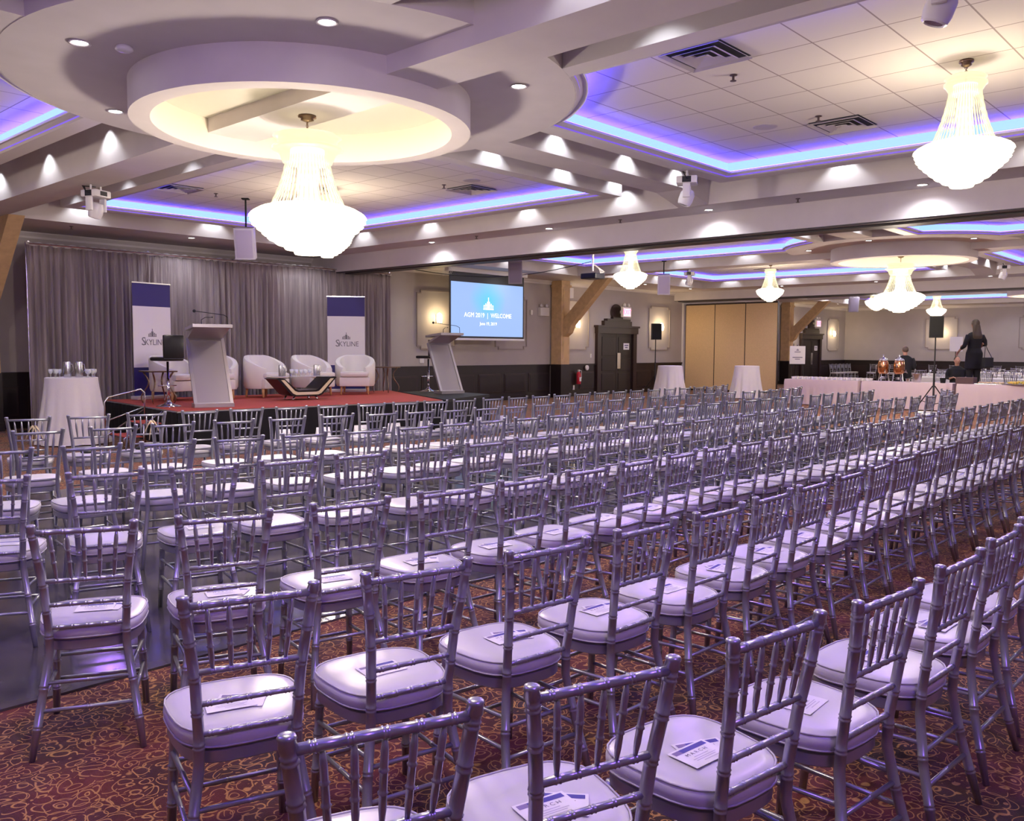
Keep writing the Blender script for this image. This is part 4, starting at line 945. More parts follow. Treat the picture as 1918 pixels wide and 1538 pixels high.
# lecterns: local +Y is toward the audience side, x across, origin at the foot
def lectern(label, loc, rz, w, s, h, ds, dh, proto=[]):
    t = thing('lectern', label, 'lectern', loc, rz, 'grey slanted lecterns')
    # panel leans away from the audience (+Y local away)
    T = .05
    def slab(x0, x1, t0, t1, inset=0, th=T):
        bm = B(); pts = []
        a = Vector((0, 0, 0)).lerp(Vector((0, s, h)), t0); b_ = Vector((0, 0, 0)).lerp(Vector((0, s, h)), t1)
        nrm = Vector((0, -h, s)).normalized()
        vs = []
        for q in (a, b_):
            for x in (x0, x1):
                for d in (inset, inset - th): vs.append(bm.verts.new((x, q.y + nrm.y * d, q.z + nrm.z * d)))
        bmesh.ops.convex_hull(bm, input=vs); return bm
    f = .055
    obj('front_panel', slab(f, w - f, .04, .96, -.012, .025), M_ALUPANEL, t)
    for x0, x1, t0, t1 in ((0, f, 0, 1), (w - f, w, 0, 1), (f, w - f, 0, .04), (f, w - f, .96, 1)): obj('frame_bar', slab(x0, x1, t0, t1), M_ALU, t)
    # top desk rising forward
    p0 = (s + .02, h - .02); p1 = (ds, dh); bm = B(); d = Vector((p1[0] - p0[0], p1[1] - p0[1])).normalized(); nn = Vector((-d.y, d.x))
    if nn.y < 0: nn = -nn
    q = [p0, p1, (p1[0] + nn.x * .05, p1[1] + nn.y * .05), (p0[0] + nn.x * .05 + .0, p0[1] + nn.y * .05)]
    prism(bm, q, .03, w - .03, axis='x'); obj('desk_underside', bm, M_ALUPANEL, t)
    bm = B(); prism(bm, [(p1[0] - .04, p1[1] + .0), (p1[0] - .04, p1[1] + .055), (s + .10, dh + .0), (s + .10, dh - .05)], 0, w, axis='x'); obj('desk_top', bm, M_ALU, t)
    # rear strut and foot
    bm = B(); box(bm, 0, w, -.04, .30, -.034, .03); obj('foot_plate', bm, M_ALU, t)
    bm = B(); tube(bm, [(w / 2, .22, .03), (w / 2, s * .93, h * .85)], .03, 10); obj('rear_strut', bm, M_ALU, t)
    zt = dh + .05
    for k, (mx, pts) in enumerate(((.92, [(w * .9, ds + .03, zt), (w * .9, ds + .04, zt + .13), (w * .82, ds + .10, zt + .17), (w * .45, ds + .30, zt + .21), (w * .15, ds + .42, zt + .24)]), (.1, [(w * .25, ds + .10, zt), (w * .25, ds + .1, zt + .08), (w * .35, ds + .13, zt + .12), (w * .55, ds + .2, zt + .13)]))):
        bm = B(); tube(bm, pts, .006, 6); mc = obj('gooseneck_microphone', bm, M_BLACK, t, smooth=True)
        e = Vector(pts[-1]); bm = B(); r = bmesh.ops.create_uvsphere(bm, u_segments=12, v_segments=8, radius=.028 if k == 0 else .012); xf(r['verts'], Matrix.Translation(e)); obj('foam_tip', bm, M_BLACK, mc, smooth=True)
    return t
lectern('grey slanted lectern at the left front corner of the stage', (7.256, 14.061, SZ + .034), math.radians(-18.8), .657, .84, 1.17, .05, 1.34)
lectern('grey slanted lectern at the right end of the stage, before the screen', (13.46, 14.59, SZ + .034), math.radians(-9.5), .625, .56, 1.13, .04, 1.30)

# projection screen
sx0, sx1 = 16.80, 19.79; YS = 17.8
t = thing('projection_screen', 'lit projection screen with blue welcome slide and black border', 'screen', ((sx0 + sx1) / 2, YS, 0))
hw = (sx1 - sx0) / 2
bm = B(); box(bm, -hw - .05, hw + .05, 0, .02, 1.92, 3.9); obj('black_border', bm, M_BLACK, t)
bm = B(); box(bm, -hw, hw, -.004, -.001, 1.985 - 2.75, 3.51 - 2.75); im = obj('projected_image', bm, M_SCREEN, t); im.location = (0, 0, 2.75)
bm = B(); box(bm, -hw - .07, hw + .07, -.02, .03, 1.87, 1.93, bev=.008); obj('bottom_bar', bm, M_WHITEP, t)
bm = B(); box(bm, -hw - .15, hw + .15, -.06, .10, 3.9 - .12, 3.9); obj('roller_case', bm, M_WHITEP, t)
bm = B(); logo_bm(bm, .36, 0, .02, -.006, 0)
obj('building_mark', bm, M_SCREENTXT, im)
def stext(s, size, z, nm):
    tb = text_bm(s, size, .0015); xf(tb.verts, Matrix.Translation((0, -.007, z)) @ Matrix.Rotation(PI / 2, 4, 'X')); obj(nm, tb, M_SCREENTXT, im)
stext('AGM 2019  |  WELCOME', .185, -.16, 'title_lettering'); stext('June 19, 2019', .13, -.40, 'date_lettering')
bm = B()
for j in range(7): tube(bm, [(-.03 * j, 0, 0), (-.06 * j + .1, -.02, -.1), (-.05 * j + .05, 0, -.2 - .01 * j)], .006, 5)
o = obj('cable_bundle', bm, M_WHITEP, smooth=True); o.location = (16.65, 17.7, 3.88); tag(o, 'loose white cable bundle at the top left of the screen', 'cable')

# projector on its pole
PJ = (17.9, 13.7)
t = thing('ceiling_projector', 'black ceiling projector on a white pole right of the screen', 'projector', (PJ[0], PJ[1], 0))
bm = B(); tube(bm, [(0, 0, ZT), (0, 0, 3.62)], .025, 10); lathe(bm, [(.09, ZT), (.09, ZT - .03), (.02, ZT - .04)], 16); obj('pole', bm, M_WHITEP, t)
bm = B(); box(bm, -.20, .20, -.24, .24, 3.42, 3.56, bev=.02); obj('body', bm, M_BLACK, t)
bm = B(); r = lathe(bm, [(.05, 0), (.055, .05), (.001, .05)], 14); xf([v for ring in r for v in ring], Matrix.Translation((.08, .24, 3.49)) @ Matrix.Rotation(-PI / 2, 4, 'X')); obj('lens', bm, M_GRILLE, t)
bm = B()
for j in range(5): tube(bm, [(.02 * j, 0, 3.8), (.12 + .02 * j, -.1, 3.68), (.05 * j - .05, -.26, 3.6), (.22, -.1 + .04 * j, 3.50)], .008, 5)
obj('cables', bm, M_WHITEP, t, smooth=True)
bm = B(); pts = []
for j in range(17):
    u = j / 16; pts.append((14.6 + (17.7 - 14.6) * u, 16.9 - (16.9 - 13.6) * u, 3.62 + .22 * u - .28 * math.sin(u * PI)))
tube(bm, pts, .010, 5); o = obj('hanging_cable', bm, M_BLACK, smooth=True); tag(o, 'black cable sagging between the screen and the projector', 'cable')

# wall speakers hanging from the soffit
def hung_speaker(label, loc, rz, up):
    t = thing('hanging_speaker', label, 'speaker', loc, rz, 'hanging loudspeakers')
    M_ = Matrix.Rotation(math.radians(14), 4, 'X')
    bm = B(); prism(bm, [(-.15, .12), (-.17, -.14), (.17, -.14), (.15, .12)], -.27, .27); xf(bm.verts, M_); obj('cabinet', bm, M_SPK, t)
    bm = B(); box(bm, -.14, .14, -.148, -.142, -.24, .24); xf(bm.verts, M_); obj('grille', bm, mat('lilac_lit_grille', (.28, .24, .36), .6), t)  # grille colour carries the lilac cove light too
    bm = B(); tube(bm, [(0, .02, .25), (0, .02, up - loc[2] - .03), (0, .02, up - loc[2])], .016, 8); box(bm, -.06, .06, -.04, .08, up - loc[2] - .02, up - loc[2]); tube(bm, [(-.12, .0, .26), (.12, 0, .26)], .012, 6); obj('bracket', bm, M_GRILLE, t)
    return t
for loc, rz, lb in (((8.25, 14.0, 3.47), -.75, 'lilac-lit loudspeaker hanging beside the big chandelier'), ((15.8, 14.45, 3.50), -.9, 'lilac-lit loudspeaker hanging in front of the projection screen'), ((20.5, 13.25, 3.42), -.95, 'lilac-lit loudspeaker hanging above the far door'), ((31.9, 12.5, 3.32), -1.0, 'far loudspeaker hanging beyond the tan partition')):
    hung_speaker(lb, loc, rz, ZT if loc[0] < 10 else ZF)

# moving head lights
def moving_head(label, loc, rz, tilt, proto=[]):
    if proto: return dup(proto[0], loc, rz, label, 'white moving head lights')
    t = thing('moving_head_light', label, 'stage light', loc, rz, 'white moving head lights'); proto.append(t)
    bm = B(); box(bm, -.14, .14, -.14, .14, -.17, -.07, bev=.02); tube(bm, [(-.09, 0, 0), (-.09, 0, -.08)], .014, 6); tube(bm, [(.09, 0, 0), (.09, 0, -.08)], .014, 6); obj('base', bm, M_WHITEP, t, 'auto')
    bm = B(); box(bm, -.142, -.12, -.06, .06, -.16, -.08); box(bm, -.06, .06, -.145, -.138, -.15, -.09); obj('display', bm, M_BLACK, t)
    for s in (-1, 1):
        bm = B(); box(bm, s * .125 - .022, s * .125 + .022, -.05, .05, -.36, -.17, bev=.012); obj('yoke_arm', bm, M_WHITEP, t, 'auto')
    bm = B(); lathe(bm, [(.02, .10), (.07, .09), (.098, .03), (.098, -.06), (.085, -.115), (.07, -.125), (.06, -.115), (.001, -.11)], 20); xf(bm.verts, Matrix.Translation((0, 0, -.33)) @ Matrix.Rotation(tilt, 4, 'X')); obj('head', bm, M_WHITEP, t, 'auto')
    bm = B(); lathe(bm, [(.06, -.117), (.058, -.119)], 16); xf(bm.verts, Matrix.Translation((0, 0, -.33)) @ Matrix.Rotation(tilt, 4, 'X')); obj('lens', bm, mat('lens_violet', (.05, .04, .12), .1), t)
    bm = B()
    for j in range(3): tube(bm, [(.0, 0, -.02), (-.15 - .02 * j, .05, -.03), (-.18, .0, -.11), (-.12, -.02 * j, -.12)], .007, 5)
    obj('cables', bm, M_BLACK, t, smooth=True)
    return t
for loc, rz, lb in (((5.2, 12.8, ZP), .4, 'white moving head light under the beam at left'), ((10.5, 6.44, ZF), .5, 'white moving head light at the centre, under the beam end'), ((21.75, 13.2, ZP), .4, 'white moving head light left of the tan partition'), ((6.3, 1.95, ZT), .2, 'white moving head light cut off at the top right edge'), ((26.9, 6.44, ZF), .4, 'far white moving head light near the right edge')):
    moving_head(lb, loc, rz, .35)

# tripod loudspeakers
def tripod_speaker(label, label2, loc, rz, k=[]):
    if k:
        dup(k[0], loc, rz, label, 'tripod speaker stands'); return dup(k[1], (loc[0], loc[1], 1.93), rz, label2, 'black loudspeakers on stands')
    t = thing('speaker_stand', label, 'stand', loc, rz, 'tripod speaker stands'); k.append(t)
    bm = B(); tube(bm, [(0, 0, .08), (0, 0, 1.2), (0, 0, 1.2), (0, 0, 1.97)], [.026, .026, .018, .018], 10); obj('pole', bm, M_BLACK, t)
    for j in range(3):
        a = j * 2 * PI / 3 + .4; bm = B(); tube(bm, [(.03 * math.cos(a), .03 * math.sin(a), .72), (.55 * math.cos(a), .55 * math.sin(a), .02)], .015, 8); tube(bm, [(.03 * math.cos(a), .03 * math.sin(a), .25), (.33 * math.cos(a), .33 * math.sin(a), .32)], .01, 6); obj('leg', bm, M_BLACK, t)
    t2 = thing('loudspeaker', label2, 'speaker', (loc[0], loc[1], 1.93), rz, 'black loudspeakers on stands'); k.append(t2)
    bm = B(); prism(bm, [(-.12, .16), (-.17, -.14), (.17, -.14), (.12, .16)], 0.04, .60); obj('cabinet', bm, M_BLACK, t2)
    bm = B(); box(bm, -.155, .155, -.152, -.145, .06, .58); obj('grille', bm, M_GRILLE, t2)
    return t
tripod_speaker('black tripod stand left of the tan partition', 'black loudspeaker on the stand beside the sconce near the partition', (25.7, 16.9, 0), -.7)
tripod_speaker('black tripod stand in front of the buffet table', 'black loudspeaker on the stand in front of the buffet', (24.1, 7.28, 0), -1.2)

# cocktail tables
def cocktail(label, label2, loc, seed, h=1.10):
    t = thing('cocktail_table', label, 'table', loc, 0, 'round cocktail tables')
    bm = B(); lathe(bm, [(.39, h - .03), (.40, h - .025), (.40, h - .008), (.39, h - .005)], 28); obj('table_top', bm, M_OAK, t)
    bm = B(); tube(bm, [(0, 0, .03), (0, 0, h - .03)], .03, 10); lathe(bm, [(.28, 0), (.28, .015), (.05, .04)], 20); obj('pedestal', bm, M_BLACK, t)
    rnd = random.Random(seed); ph = rnd.uniform(0, 6)
    bm = B(); prof = [(.01, h), (.38, h), (.405, h - .008)]; rings = []
    prof += [(.405 + .02 * u + .15 * u ** 1.3, h - .01 - (h - .03) * u) for u in [j / 12 for j in range(1, 13)]]
    def fn(a, z):
        u = max(0, (h - .02 - z) / h); return 1 + u * .38 * (.12 * math.sin(9 * a + ph) + .09 * math.sin(14 * a + 1.3 + ph * 2) + .05 * math.sin(23 * a))
    lathe(bm, prof, 90, fn=fn)
    bmesh.ops.delete(bm, geom=[f for f in bm.faces if len(f.verts) > 4 and f.calc_center_median().z < .5], context='FACES')
    o = obj('tablecloth', bm, M_WHITE, smooth='auto'); o.location = loc; tag(o, label2, 'tablecloth', 'white cloths on the cocktail tables')
cocktail('tall round table under a white cloth, left of the stage', 'white floor-length cloth with glasses on it, left of the stage', (6.0 - .25, 16.07 - .72, 0), 1, 1.12)
cocktail('tall round table under a white cloth, left of the partition', 'white floor-length cloth in front of the dark wainscot, near the partition', (25.0, 15.85, 0), 2)
cocktail('tall round table under a white cloth, before the partition', 'white floor-length cloth right in front of the tan partition', (27.1, 14.15, 0), 3)
CT = (5.75, 15.35, 1.122)
for i, (x, y) in enumerate(((-.08, -.05), (.08, -.12))):
    pitcher('tall steel water pitcher on the left cocktail table, %s one' % ('left', 'right')[i], (CT[0] + x, CT[1] + y, CT[2]), 'pitchers on the left cocktail table', .26, .06)
pos = [(-.28, .13), (-.22, .05), (-.20, .16), (-.15, .10), (.17, -.22), (.22, -.12), (.31, -.17), (.25, -.25), (.31, -.06), (.16, -.31)]
for i, (x, y) in enumerate(sorted(pos, key=lambda p: p[0] * .7 - p[1] * .7)):
    goblet('stemmed glass on the left cocktail table, %s from left' % ordw(i + 1), (CT[0] + x, CT[1] + y, CT[2]), 'glasses on the left cocktail table')

# wall-mounted small things on the back wall
def wallbox(name, label, cat, x, z, w, h, d, m, bev=.01):
    bm = B(); box(bm, -w / 2, w / 2, -d, -.001, -h / 2, h / 2, bev=bev); o = obj(name, bm, m); o.location = (x, YW, z); return tag(o, label, cat)
t = thing('emergency_light', 'white twin-head emergency light left of the first timber post', 'light', (22.08, YW, 2.86))
bm = B(); box(bm, -.22, .22, -.12, 0, -.14, .14, bev=.015); obj('housing', bm, M_WHITEP, t)
for s in (-1, 1):
    bm = B(); lathe(bm, [(.045, -.04), (.06, .03), (.01, .045)], 12); xf(bm.verts, Matrix.Translation((s * .13, -.07, .20)) @ Matrix.Rotation(PI / 2.3, 4, 'X')); obj('lamp_head', bm, M_WHITEP, t, smooth=True)
wallbox('wall_device', 'small white wall device left of the emergency light', 'device', 21.5, 2.82, .10, .16, .05, M_WHITEP)
wallbox('light_switch', 'white light switch left of the nearer dark door', 'switch', 24.72, 1.40, .09, .14, .02, M_WHITEP, .004)
wallbox('wall_speaker', 'white wall speaker beside the timber brace near the ceiling', 'speaker', 23.45, 3.55, .22, .34, .14, M_WHITEP)
bm = B(); r = lathe(bm, [(.09, 0), (.09, .04), (.05, .05), (.001, .05)], 18); xf(bm.verts, Matrix.Rotation(PI / 2, 4, 'X')); o = obj('round_alarm', bm, M_WHITEP, smooth='auto'); o.location = (24.42, YW - .06, .98); tag(o, 'round white alarm on the wainscot left of the nearer door', 'alarm')
t = thing('fire_extinguisher', 'red fire extinguisher hanging on the wainscot by the timber post', 'fire extinguisher', (23.85, YW - .16, .42))
bm = B(); lathe(bm, [(.07, 0), (.08, .02), (.08, .34), (.05, .41), (.025, .43), (.001, .43)], 18); obj('cylinder', bm, mat('extinguisher_red', (.55, .02, .05), .3), t, smooth=True)
bm = B(); box(bm, -.03, .03, -.03, .03, .43, .50, bev=.006); tube(bm, [(.02, -.02, .48), (.12, -.03, .46), (.13, -.02, .2)], .012, 6); obj('valve_and_hose', bm, M_WHITEP, t)
bm = B(); box(bm, -.05, .05, -.083, -.078, .10, .24); obj('instruction_label', bm, M_PAPER, t)
wallbox('wall_outlet', 'white outlet low on the wainscot below the extinguisher', 'outlet', 23.72, .30, .08, .16, .06, M_WHITEP, .004)
wallbox('switch_plate', 'white switch plate on the wall left of the right lectern', 'switch', 16.75, 1.28, .16, .14, .02, M_WHITEP, .004)

# ------------------------------------------------------------------ buffet and the far dining area
def long_table(label, label2, x0, x1, y0, y1, h, m, group, drop=.02):
    t = thing('buffet_table', label, 'table', ((x0 + x1) / 2, (y0 + y1) / 2, 0), 0, group)
    W_ = (x1 - x0) / 2; D_ = (y1 - y0) / 2
    bm = B(); box(bm, -W_ + .02, W_ - .02, -D_ + .02, D_ - .02, h - .04, h - .008); obj('table_top', bm, M_OAK, t)
    for sx in (-1, 1):
        for sy in (-1, 1):
            bm = B(); tube(bm, [(sx * (W_ - .1), sy * (D_ - .15), 0), (sx * (W_ - .1), sy * (D_ - .15), h - .04)], .016, 8); obj('leg', bm, M_STEEL, t)
    bm = B(); per = []
    n = 60
    for i in range(n): per.append((-W_, -D_ + 2 * D_ * i / n, -1, 0))
    for i in range(12): per.append((-W_ + 2 * W_ * i / 12, D_, 0, 1))
    for i in range(n): per.append((W_, D_ - 2 * D_ * i / n, 1, 0))
    for i in range(12): per.append((W_ - 2 * W_ * i / 12, -D_, 0, -1))
    N = len(per); prev = None; top = [bm.verts.new((p[0], p[1], h)) for p in per]; bm.faces.new(top)
    rings = [top]
    for j in range(1, 9):
        u = j / 8; ring = []
        for i, (x, y, nx, ny) in enumerate(per):
            f = .012 + u * (.018 + .016 * math.sin(i * 1.1 + u) + .010 * math.sin(i * .43)); ring.append(bm.verts.new((x + nx * f, y + ny * f, h - (h - drop) * u)))
        rings.append(ring)
    for a, b_ in zip(rings, rings[1:]):
        for i in range(N): bm.faces.new((a[i], a[(i + 1) % N], b_[(i + 1) % N], b_[i]))
    o = obj('tablecloth', bm, m, smooth='auto'); o.location = ((x0 + x1) / 2, (y0 + y1) / 2, 0); tag(o, label2, 'tablecloth', group + ', cloths')
XB = 25.12
segs = [(9.64, 11.86, 'leftmost buffet table under a blush floor-length cloth', 'blush floor-length cloth at the left end of the buffet'), (7.12, 9.53, 'middle buffet table, under the coffee urns', 'blush floor-length cloth below the coffee urns'), (4.6, 7.01, 'buffet table under blush cloth, where the woman works', 'blush floor-length cloth in front of the standing woman'), (1.9, 4.49, 'buffet table cut by the right edge of the photo', 'blush floor-length cloth cut by the right edge')]
for y0, y1, a, b_ in segs: long_table(a, b_, XB, XB + .76, y0, y1, .76, M_PINKLINEN, 'buffet tables in one line')
# rows of cups at the left end of the buffet
bm = B(); lathe(bm, [(.025, 0), (.028, .004), (.040, .05), (.043, .075), (.040, .075), (.036, .05), (.001, .01)], 12); lathe(bm, [(.06, 0), (.065, .006), (.02, .003)], 12)
tube(bm, [(.04, 0, .06), (.062, 0, .05), (.058, 0, .025), (.036, 0, .02)], .005, 5)
cup0 = obj('coffee_cup', bm, mat('white_china', (.75, .72, .74), .25), smooth='auto'); first = True; c = 0
for i in range(3):
    for j in range(16):
        x = XB + .22 + .15 * i; y = 11.7 - .15 * j; lab = 'white coffee cup on the left buffet table, %s row, %s from left' % (('front', 'middle', 'back')[i], ordw(j + 1))
        if first: o = cup0; first = False
        else: o = cup0.copy(); C.objects.link(o)
        o.location = (x, y, .762); tag(o, lab, 'cup', 'white cups on the buffet')
def urn(label, loc, proto=[]):
    if proto: return dup(proto[0], loc, 0, label, 'copper coffee urns')
    t = thing('coffee_urn', label, 'urn', loc, -1.0, 'copper coffee urns'); proto.append(t)
    bm = B()
    for j in range(3):
        a = j * 2.09; tube(bm, [(.17 * math.cos(a), .17 * math.sin(a), 0), (.13 * math.cos(a), .13 * math.sin(a), .22)], [.02, .012], 8)
    lathe(bm, [(.09, .05), (.09, .12), (.02, .13)], 16); obj('stand', bm, M_STEEL, t, smooth='auto')
    bm = B(); lathe(bm, [(.02, .20), (.10, .205), (.145, .26), (.15, .45), (.13, .56), (.12, .58)], 24); obj('body', bm, M_COPPER, t, smooth=True)
    bm = B(); lathe(bm, [(.125, .58), (.13, .60), (.10, .64), (.04, .67), (.012, .69), (.02, .72), (.015, .75), (.001, .755)], 20); obj('lid', bm, M_STEEL, t, smooth=True)
    bm = B(); tube(bm, [(0, -.14, .27), (0, -.21, .27), (0, -.22, .23)], .014, 8); box(bm, -.012, .012, -.20, -.18, .28, .33); obj('tap', bm, M_CHROME, t)
    for s in (-1, 1):
        bm = B(); tube(bm, [(s * .145, 0, .35), (s * .2, 0, .37), (s * .2, 0, .44), (s * .14, 0, .46)], .008, 6); obj('handle', bm, M_CHROME, t, smooth=True)
    return t
urn('left copper coffee urn with steel lid on the buffet', (XB + .33, 9.06, .766)); urn('right copper coffee urn beside the seated man', (XB + .33, 8.62, .766))
def basin(label, loc, r, h, m, name, cat):
    bm = B(); lathe(bm, [(r * .75, 0), (r, h * .8), (r * 1.05, h), (r * .95, h), (r * .7, h * .2), (.001, h * .15)], 18); o = obj(name, bm, m, smooth='auto'); o.location = loc; return tag(o, label, cat)
basin('grey steel milk pot right of the coffee urns', (XB + .28, 8.12, .762), .13, .24, M_STEEL, 'steel_pot', 'pot'); basin('dark small bowl near the speaker pole on the buffet', (XB + .2, 7.42, .762), .08, .14, M_GRILLE, 'small_bowl', 'bowl')
basin('small steel creamer left of the steel pot', (XB + .12, 8.30, .762), .06, .10, M_STEEL, 'creamer', 'pitcher')
bm = B(); box(bm, -.18, .18, -.22, .22, 0, .17, bev=.008); o = obj('brown_box', bm, mat('brown_leatherette', (.09, .045, .05), .6)); o.location = (XB + .25, 6.85, .762); tag(o, 'dark brown box on the buffet in front of the woman', 'box')
# platters
bm = B(); 
t = thing('fruit_platter', 'platter heaped with yellow and green fruit at the right edge', 'platter', (XB + .3, 5.55, .762))
bm = B(); lathe(bm, [(.30, 0), (.40, .02), (.41, .025), (.3, .012), (.001, .01)], 28); obj('plate', bm, M_STEEL, t)
bm = B(); rnd = random.Random(4)
for i in range(70):
    a = rnd.uniform(0, 6.28); r = .30 * math.sqrt(rnd.random()); s_ = rnd.uniform(.02, .035); rr = bmesh.ops.create_icosphere(bm, subdivisions=1, radius=s_)
    xf(rr['verts'], Matrix.Translation((r * math.cos(a), r * math.sin(a), .03 + .05 * (1 - r / .32) + rnd.uniform(0, .02))) @ Matrix.Rotation(a, 4, 'Z') @ Matrix.Scale(1.7, 4, (1, 0, 0)))
    for f in set(f for v in rr['verts'] for f in v.link_faces): f.material_index = 0 if rnd.random() < .7 else 1
o = obj('fruit_pieces', bm, [M_FOOD, M_FOODG], t, smooth=True); o['kind'] = 'stuff'
t = thing('pastry_tray', 'flat tray of pale pastries left of the fruit platter', 'platter', (XB + .3, 6.28, .762))
bm = B(); box(bm, -.22, .22, -.33, .33, 0, .015, bev=.004); obj('tray', bm, M_STEEL, t)
bm = B()
for i in range(24):
    rr = bmesh.ops.create_icosphere(bm, subdivisions=1, radius=.035); xf(rr['verts'], Matrix.Translation((-.15 + .1 * (i % 4), -.27 + .1 * (i // 4), .04)) @ Matrix.Scale(.7, 4, (0, 0, 1)))
o = obj('pastries', bm, mat('pale_pastry', (.66, .50, .34), .7), t, smooth=True); o['kind'] = 'stuff'

# people -------------------------------------------------------------
def ell(bm, c, r, seg=18, mi=0, rot=None):
    rr = bmesh.ops.create_uvsphere(bm, u_segments=seg, v_segments=seg * 2 // 3, radius=1); M_ = Matrix.Translation(c) @ (rot or Matrix.Identity(4)) @ Matrix.Diagonal((*r, 1)); xf(rr['verts'], M_)
    for f in set(f for v in rr['verts'] for f in v.link_faces): f.material_index = mi
def torso_rings(bm, rings, seg=20, mi=0):
    """rings: (cx, cy, z, rx, ry)"""
    vr = []
    for cx, cy, z, rx, ry in rings:
        vr.append([bm.verts.new((cx + rx * math.copysign(abs(math.cos(a)) ** .85, math.cos(a)), cy + ry * math.copysign(abs(math.sin(a)) ** .9, math.sin(a)), z)) for a in [2 * PI * k / seg for k in range(seg)]])
    for a, b_ in zip(vr, vr[1:]):
        for k in range(seg): bm.faces.new((a[k], a[(k + 1) % seg], b_[(k + 1) % seg], b_[k])).material_index = mi
    bm.faces.new(vr[0][::-1]).material_index = mi; bm.faces.new(vr[-1]).material_index = mi
def fuse(o, vox):
    m_ = o.modifiers.new('r', 'REMESH'); m_.mode = 'VOXEL'; m_.voxel_size = vox; m_.use_smooth_shade = True
    s_ = o.modifiers.new('s', 'SMOOTH'); s_.iterations = 3; s_.factor = .5
def hand(bm, base, d, up, side, scale=1):
    """palm and five fingers from the wrist at base along d"""
    d = Vector(d).normalized(); up = Vector(up).normalized(); s_ = d.cross(up).normalized() * side
    palm = Vector(base) + d * .045 * scale
    rr = bmesh.ops.create_uvsphere(bm, u_segments=12, v_segments=8, radius=1); M_ = Matrix((( s_.x * .04, up.x * .014, d.x * .055, palm.x), (s_.y * .04, up.y * .014, d.y * .055, palm.y), (s_.z * .04, up.z * .014, d.z * .055, palm.z), (0, 0, 0, 1))); xf(rr['verts'], M_)
    for k, (o_, l) in enumerate(((-.028, .065), (-.010, .078), (.009, .073), (.027, .058))):
        p = palm + s_ * o_ * scale + d * .04; tube(bm, [p, p + d * l * .4 - up * .006, p + d * l * .7 - up * .02, p + d * l * .85 - up * .04], [.0085, .0085, .0075, .006], 7)
    p = palm - s_ * .035 - d * .015; tube(bm, [p, p - s_ * .018 + d * .025 - up * .008, p - s_ * .02 + d * .05 - up * .02], [.010, .009, .007], 7)
# standing woman, seen from behind and slightly left; local -Y toward the far wall, +Y toward the camera side
woman_z = .62
bm = B(); box(bm, -.35, .35, -.3, .3, .0, woman_z, bev=.01); o = obj('riser_box', bm, M_BLACK); o.location = (26.55, 7.0, 0); tag(o, 'black riser under the standing woman, behind the buffet table', 'platform')
t = thing('person', 'standing woman with long brown hair and black clothes, seen from behind', 'person', (26.55, 7.0, woman_z + .012), math.radians(138))
bm = B()
torso_rings(bm, [(0, 0, 1.42, .055, .055), (0, 0, 1.52, .052, .055), (0, -.01, 1.60, .06, .07)], 16)
ell(bm, (0, -.012, 1.655), (.074, .092, .115)); ell(bm, (0, -.105, 1.645), (.012, .02, .02), 8)
for s in (-1, 1):
    ell(bm, (s * .076, .0, 1.65), (.012, .02, .032), 8); ell(bm, (s * .03, -.092, 1.675), (.014, .008, .009), 8)
ell(bm, (0, -.095, 1.603), (.025, .012, .008), 8)
# forearm of the working hand (left in the picture)
tube(bm, [(-.25, -.18, 1.10), (-.24, -.32, 1.06)], [.034, .026], 10); hand(bm, (-.24, -.32, 1.06), (.05, -1, -.12), (0, 0, 1), -1)
tube(bm, [(.25, -.12, 1.02), (.27, -.2, .95)], [.034, .026], 10); hand(bm, (.27, -.2, .95), (.1, -.6, -.8), (0, -.6, .4), 1)
tube(bm, [(-.09, 0, .05), (-.09, 0, .5)], [.045, .06], 12); tube(bm, [(.09, 0, .05), (.09, 0, .5)], [.045, .06], 12)
torso_rings(bm, [(0, 0, .5, .17, .12), (0, 0, .95, .16, .12), (0, 0, 1.43, .12, .08)], 16)
for s in (-1, 1): tube(bm, [(s * .15, 0, 1.36), (s * .22, .02, 1.15), (s * .25, -.14, 1.06)], [.05, .042, .034], 10)
body = obj('body', bm, M_SKIN, t); fuse(body, .012)
bm = B()
torso_rings(bm, [(0, 0, .48, .205, .16), (0, 0, .70, .20, .155), (0, .01, .90, .195, .15), (0, .0, 1.02, .155, .12), (0, 0, 1.12, .155, .125), (0, .005, 1.26, .185, .14), (0, .01, 1.36, .20, .125), (0, .01, 1.42, .15, .10), (0, .0, 1.455, .075, .075)], 24)
tube(bm, [(-.17, .01, 1.37), (-.235, .04, 1.22), (-.265, .02, 1.12), (-.255, -.15, 1.10)], [.062, .058, .052, .043], 12); tube(bm, [(.17, .01, 1.37), (.24, .04, 1.2), (.27, .02, 1.08), (.26, -.11, 1.02)], [.062, .058, .052, .043], 12)
for s in (-1, 1): tube(bm, [(s * .09, 0, .03), (s * .09, 0, .5), (s * .09, 0, .8)], [.065, .085, .11], 14)
cl = obj('clothing', bm, M_CLOTHB, t); fuse(cl, .014); t.scale = (1.14, 1.1, 1.05)
bm = B(); ell(bm, (0, .018, 1.68), (.092, .105, .115), 20); torso_rings(bm, [(0, .07, 1.14, .05, .02), (.0, .10, 1.2, .11, .035), (0, .105, 1.35, .13, .045), (0, .08, 1.5, .105, .055), (0, .05, 1.62, .09, .075), (0, .03, 1.70, .06, .06)], 20)
hr = obj('hair', bm, M_HAIRB, t); fuse(hr, .012)
for s in (-1, 1):
    bm = B(); ell(bm, (s * .09, -.06, .035), (.045, .12, .04), 14); obj('shoe', bm, M_BLACK, t, smooth=True)
t = thing('shoulder_bag', 'black shoulder bag hanging at the right of the standing woman', 'bag', (26.3, 6.58, 1.42), math.radians(-42))
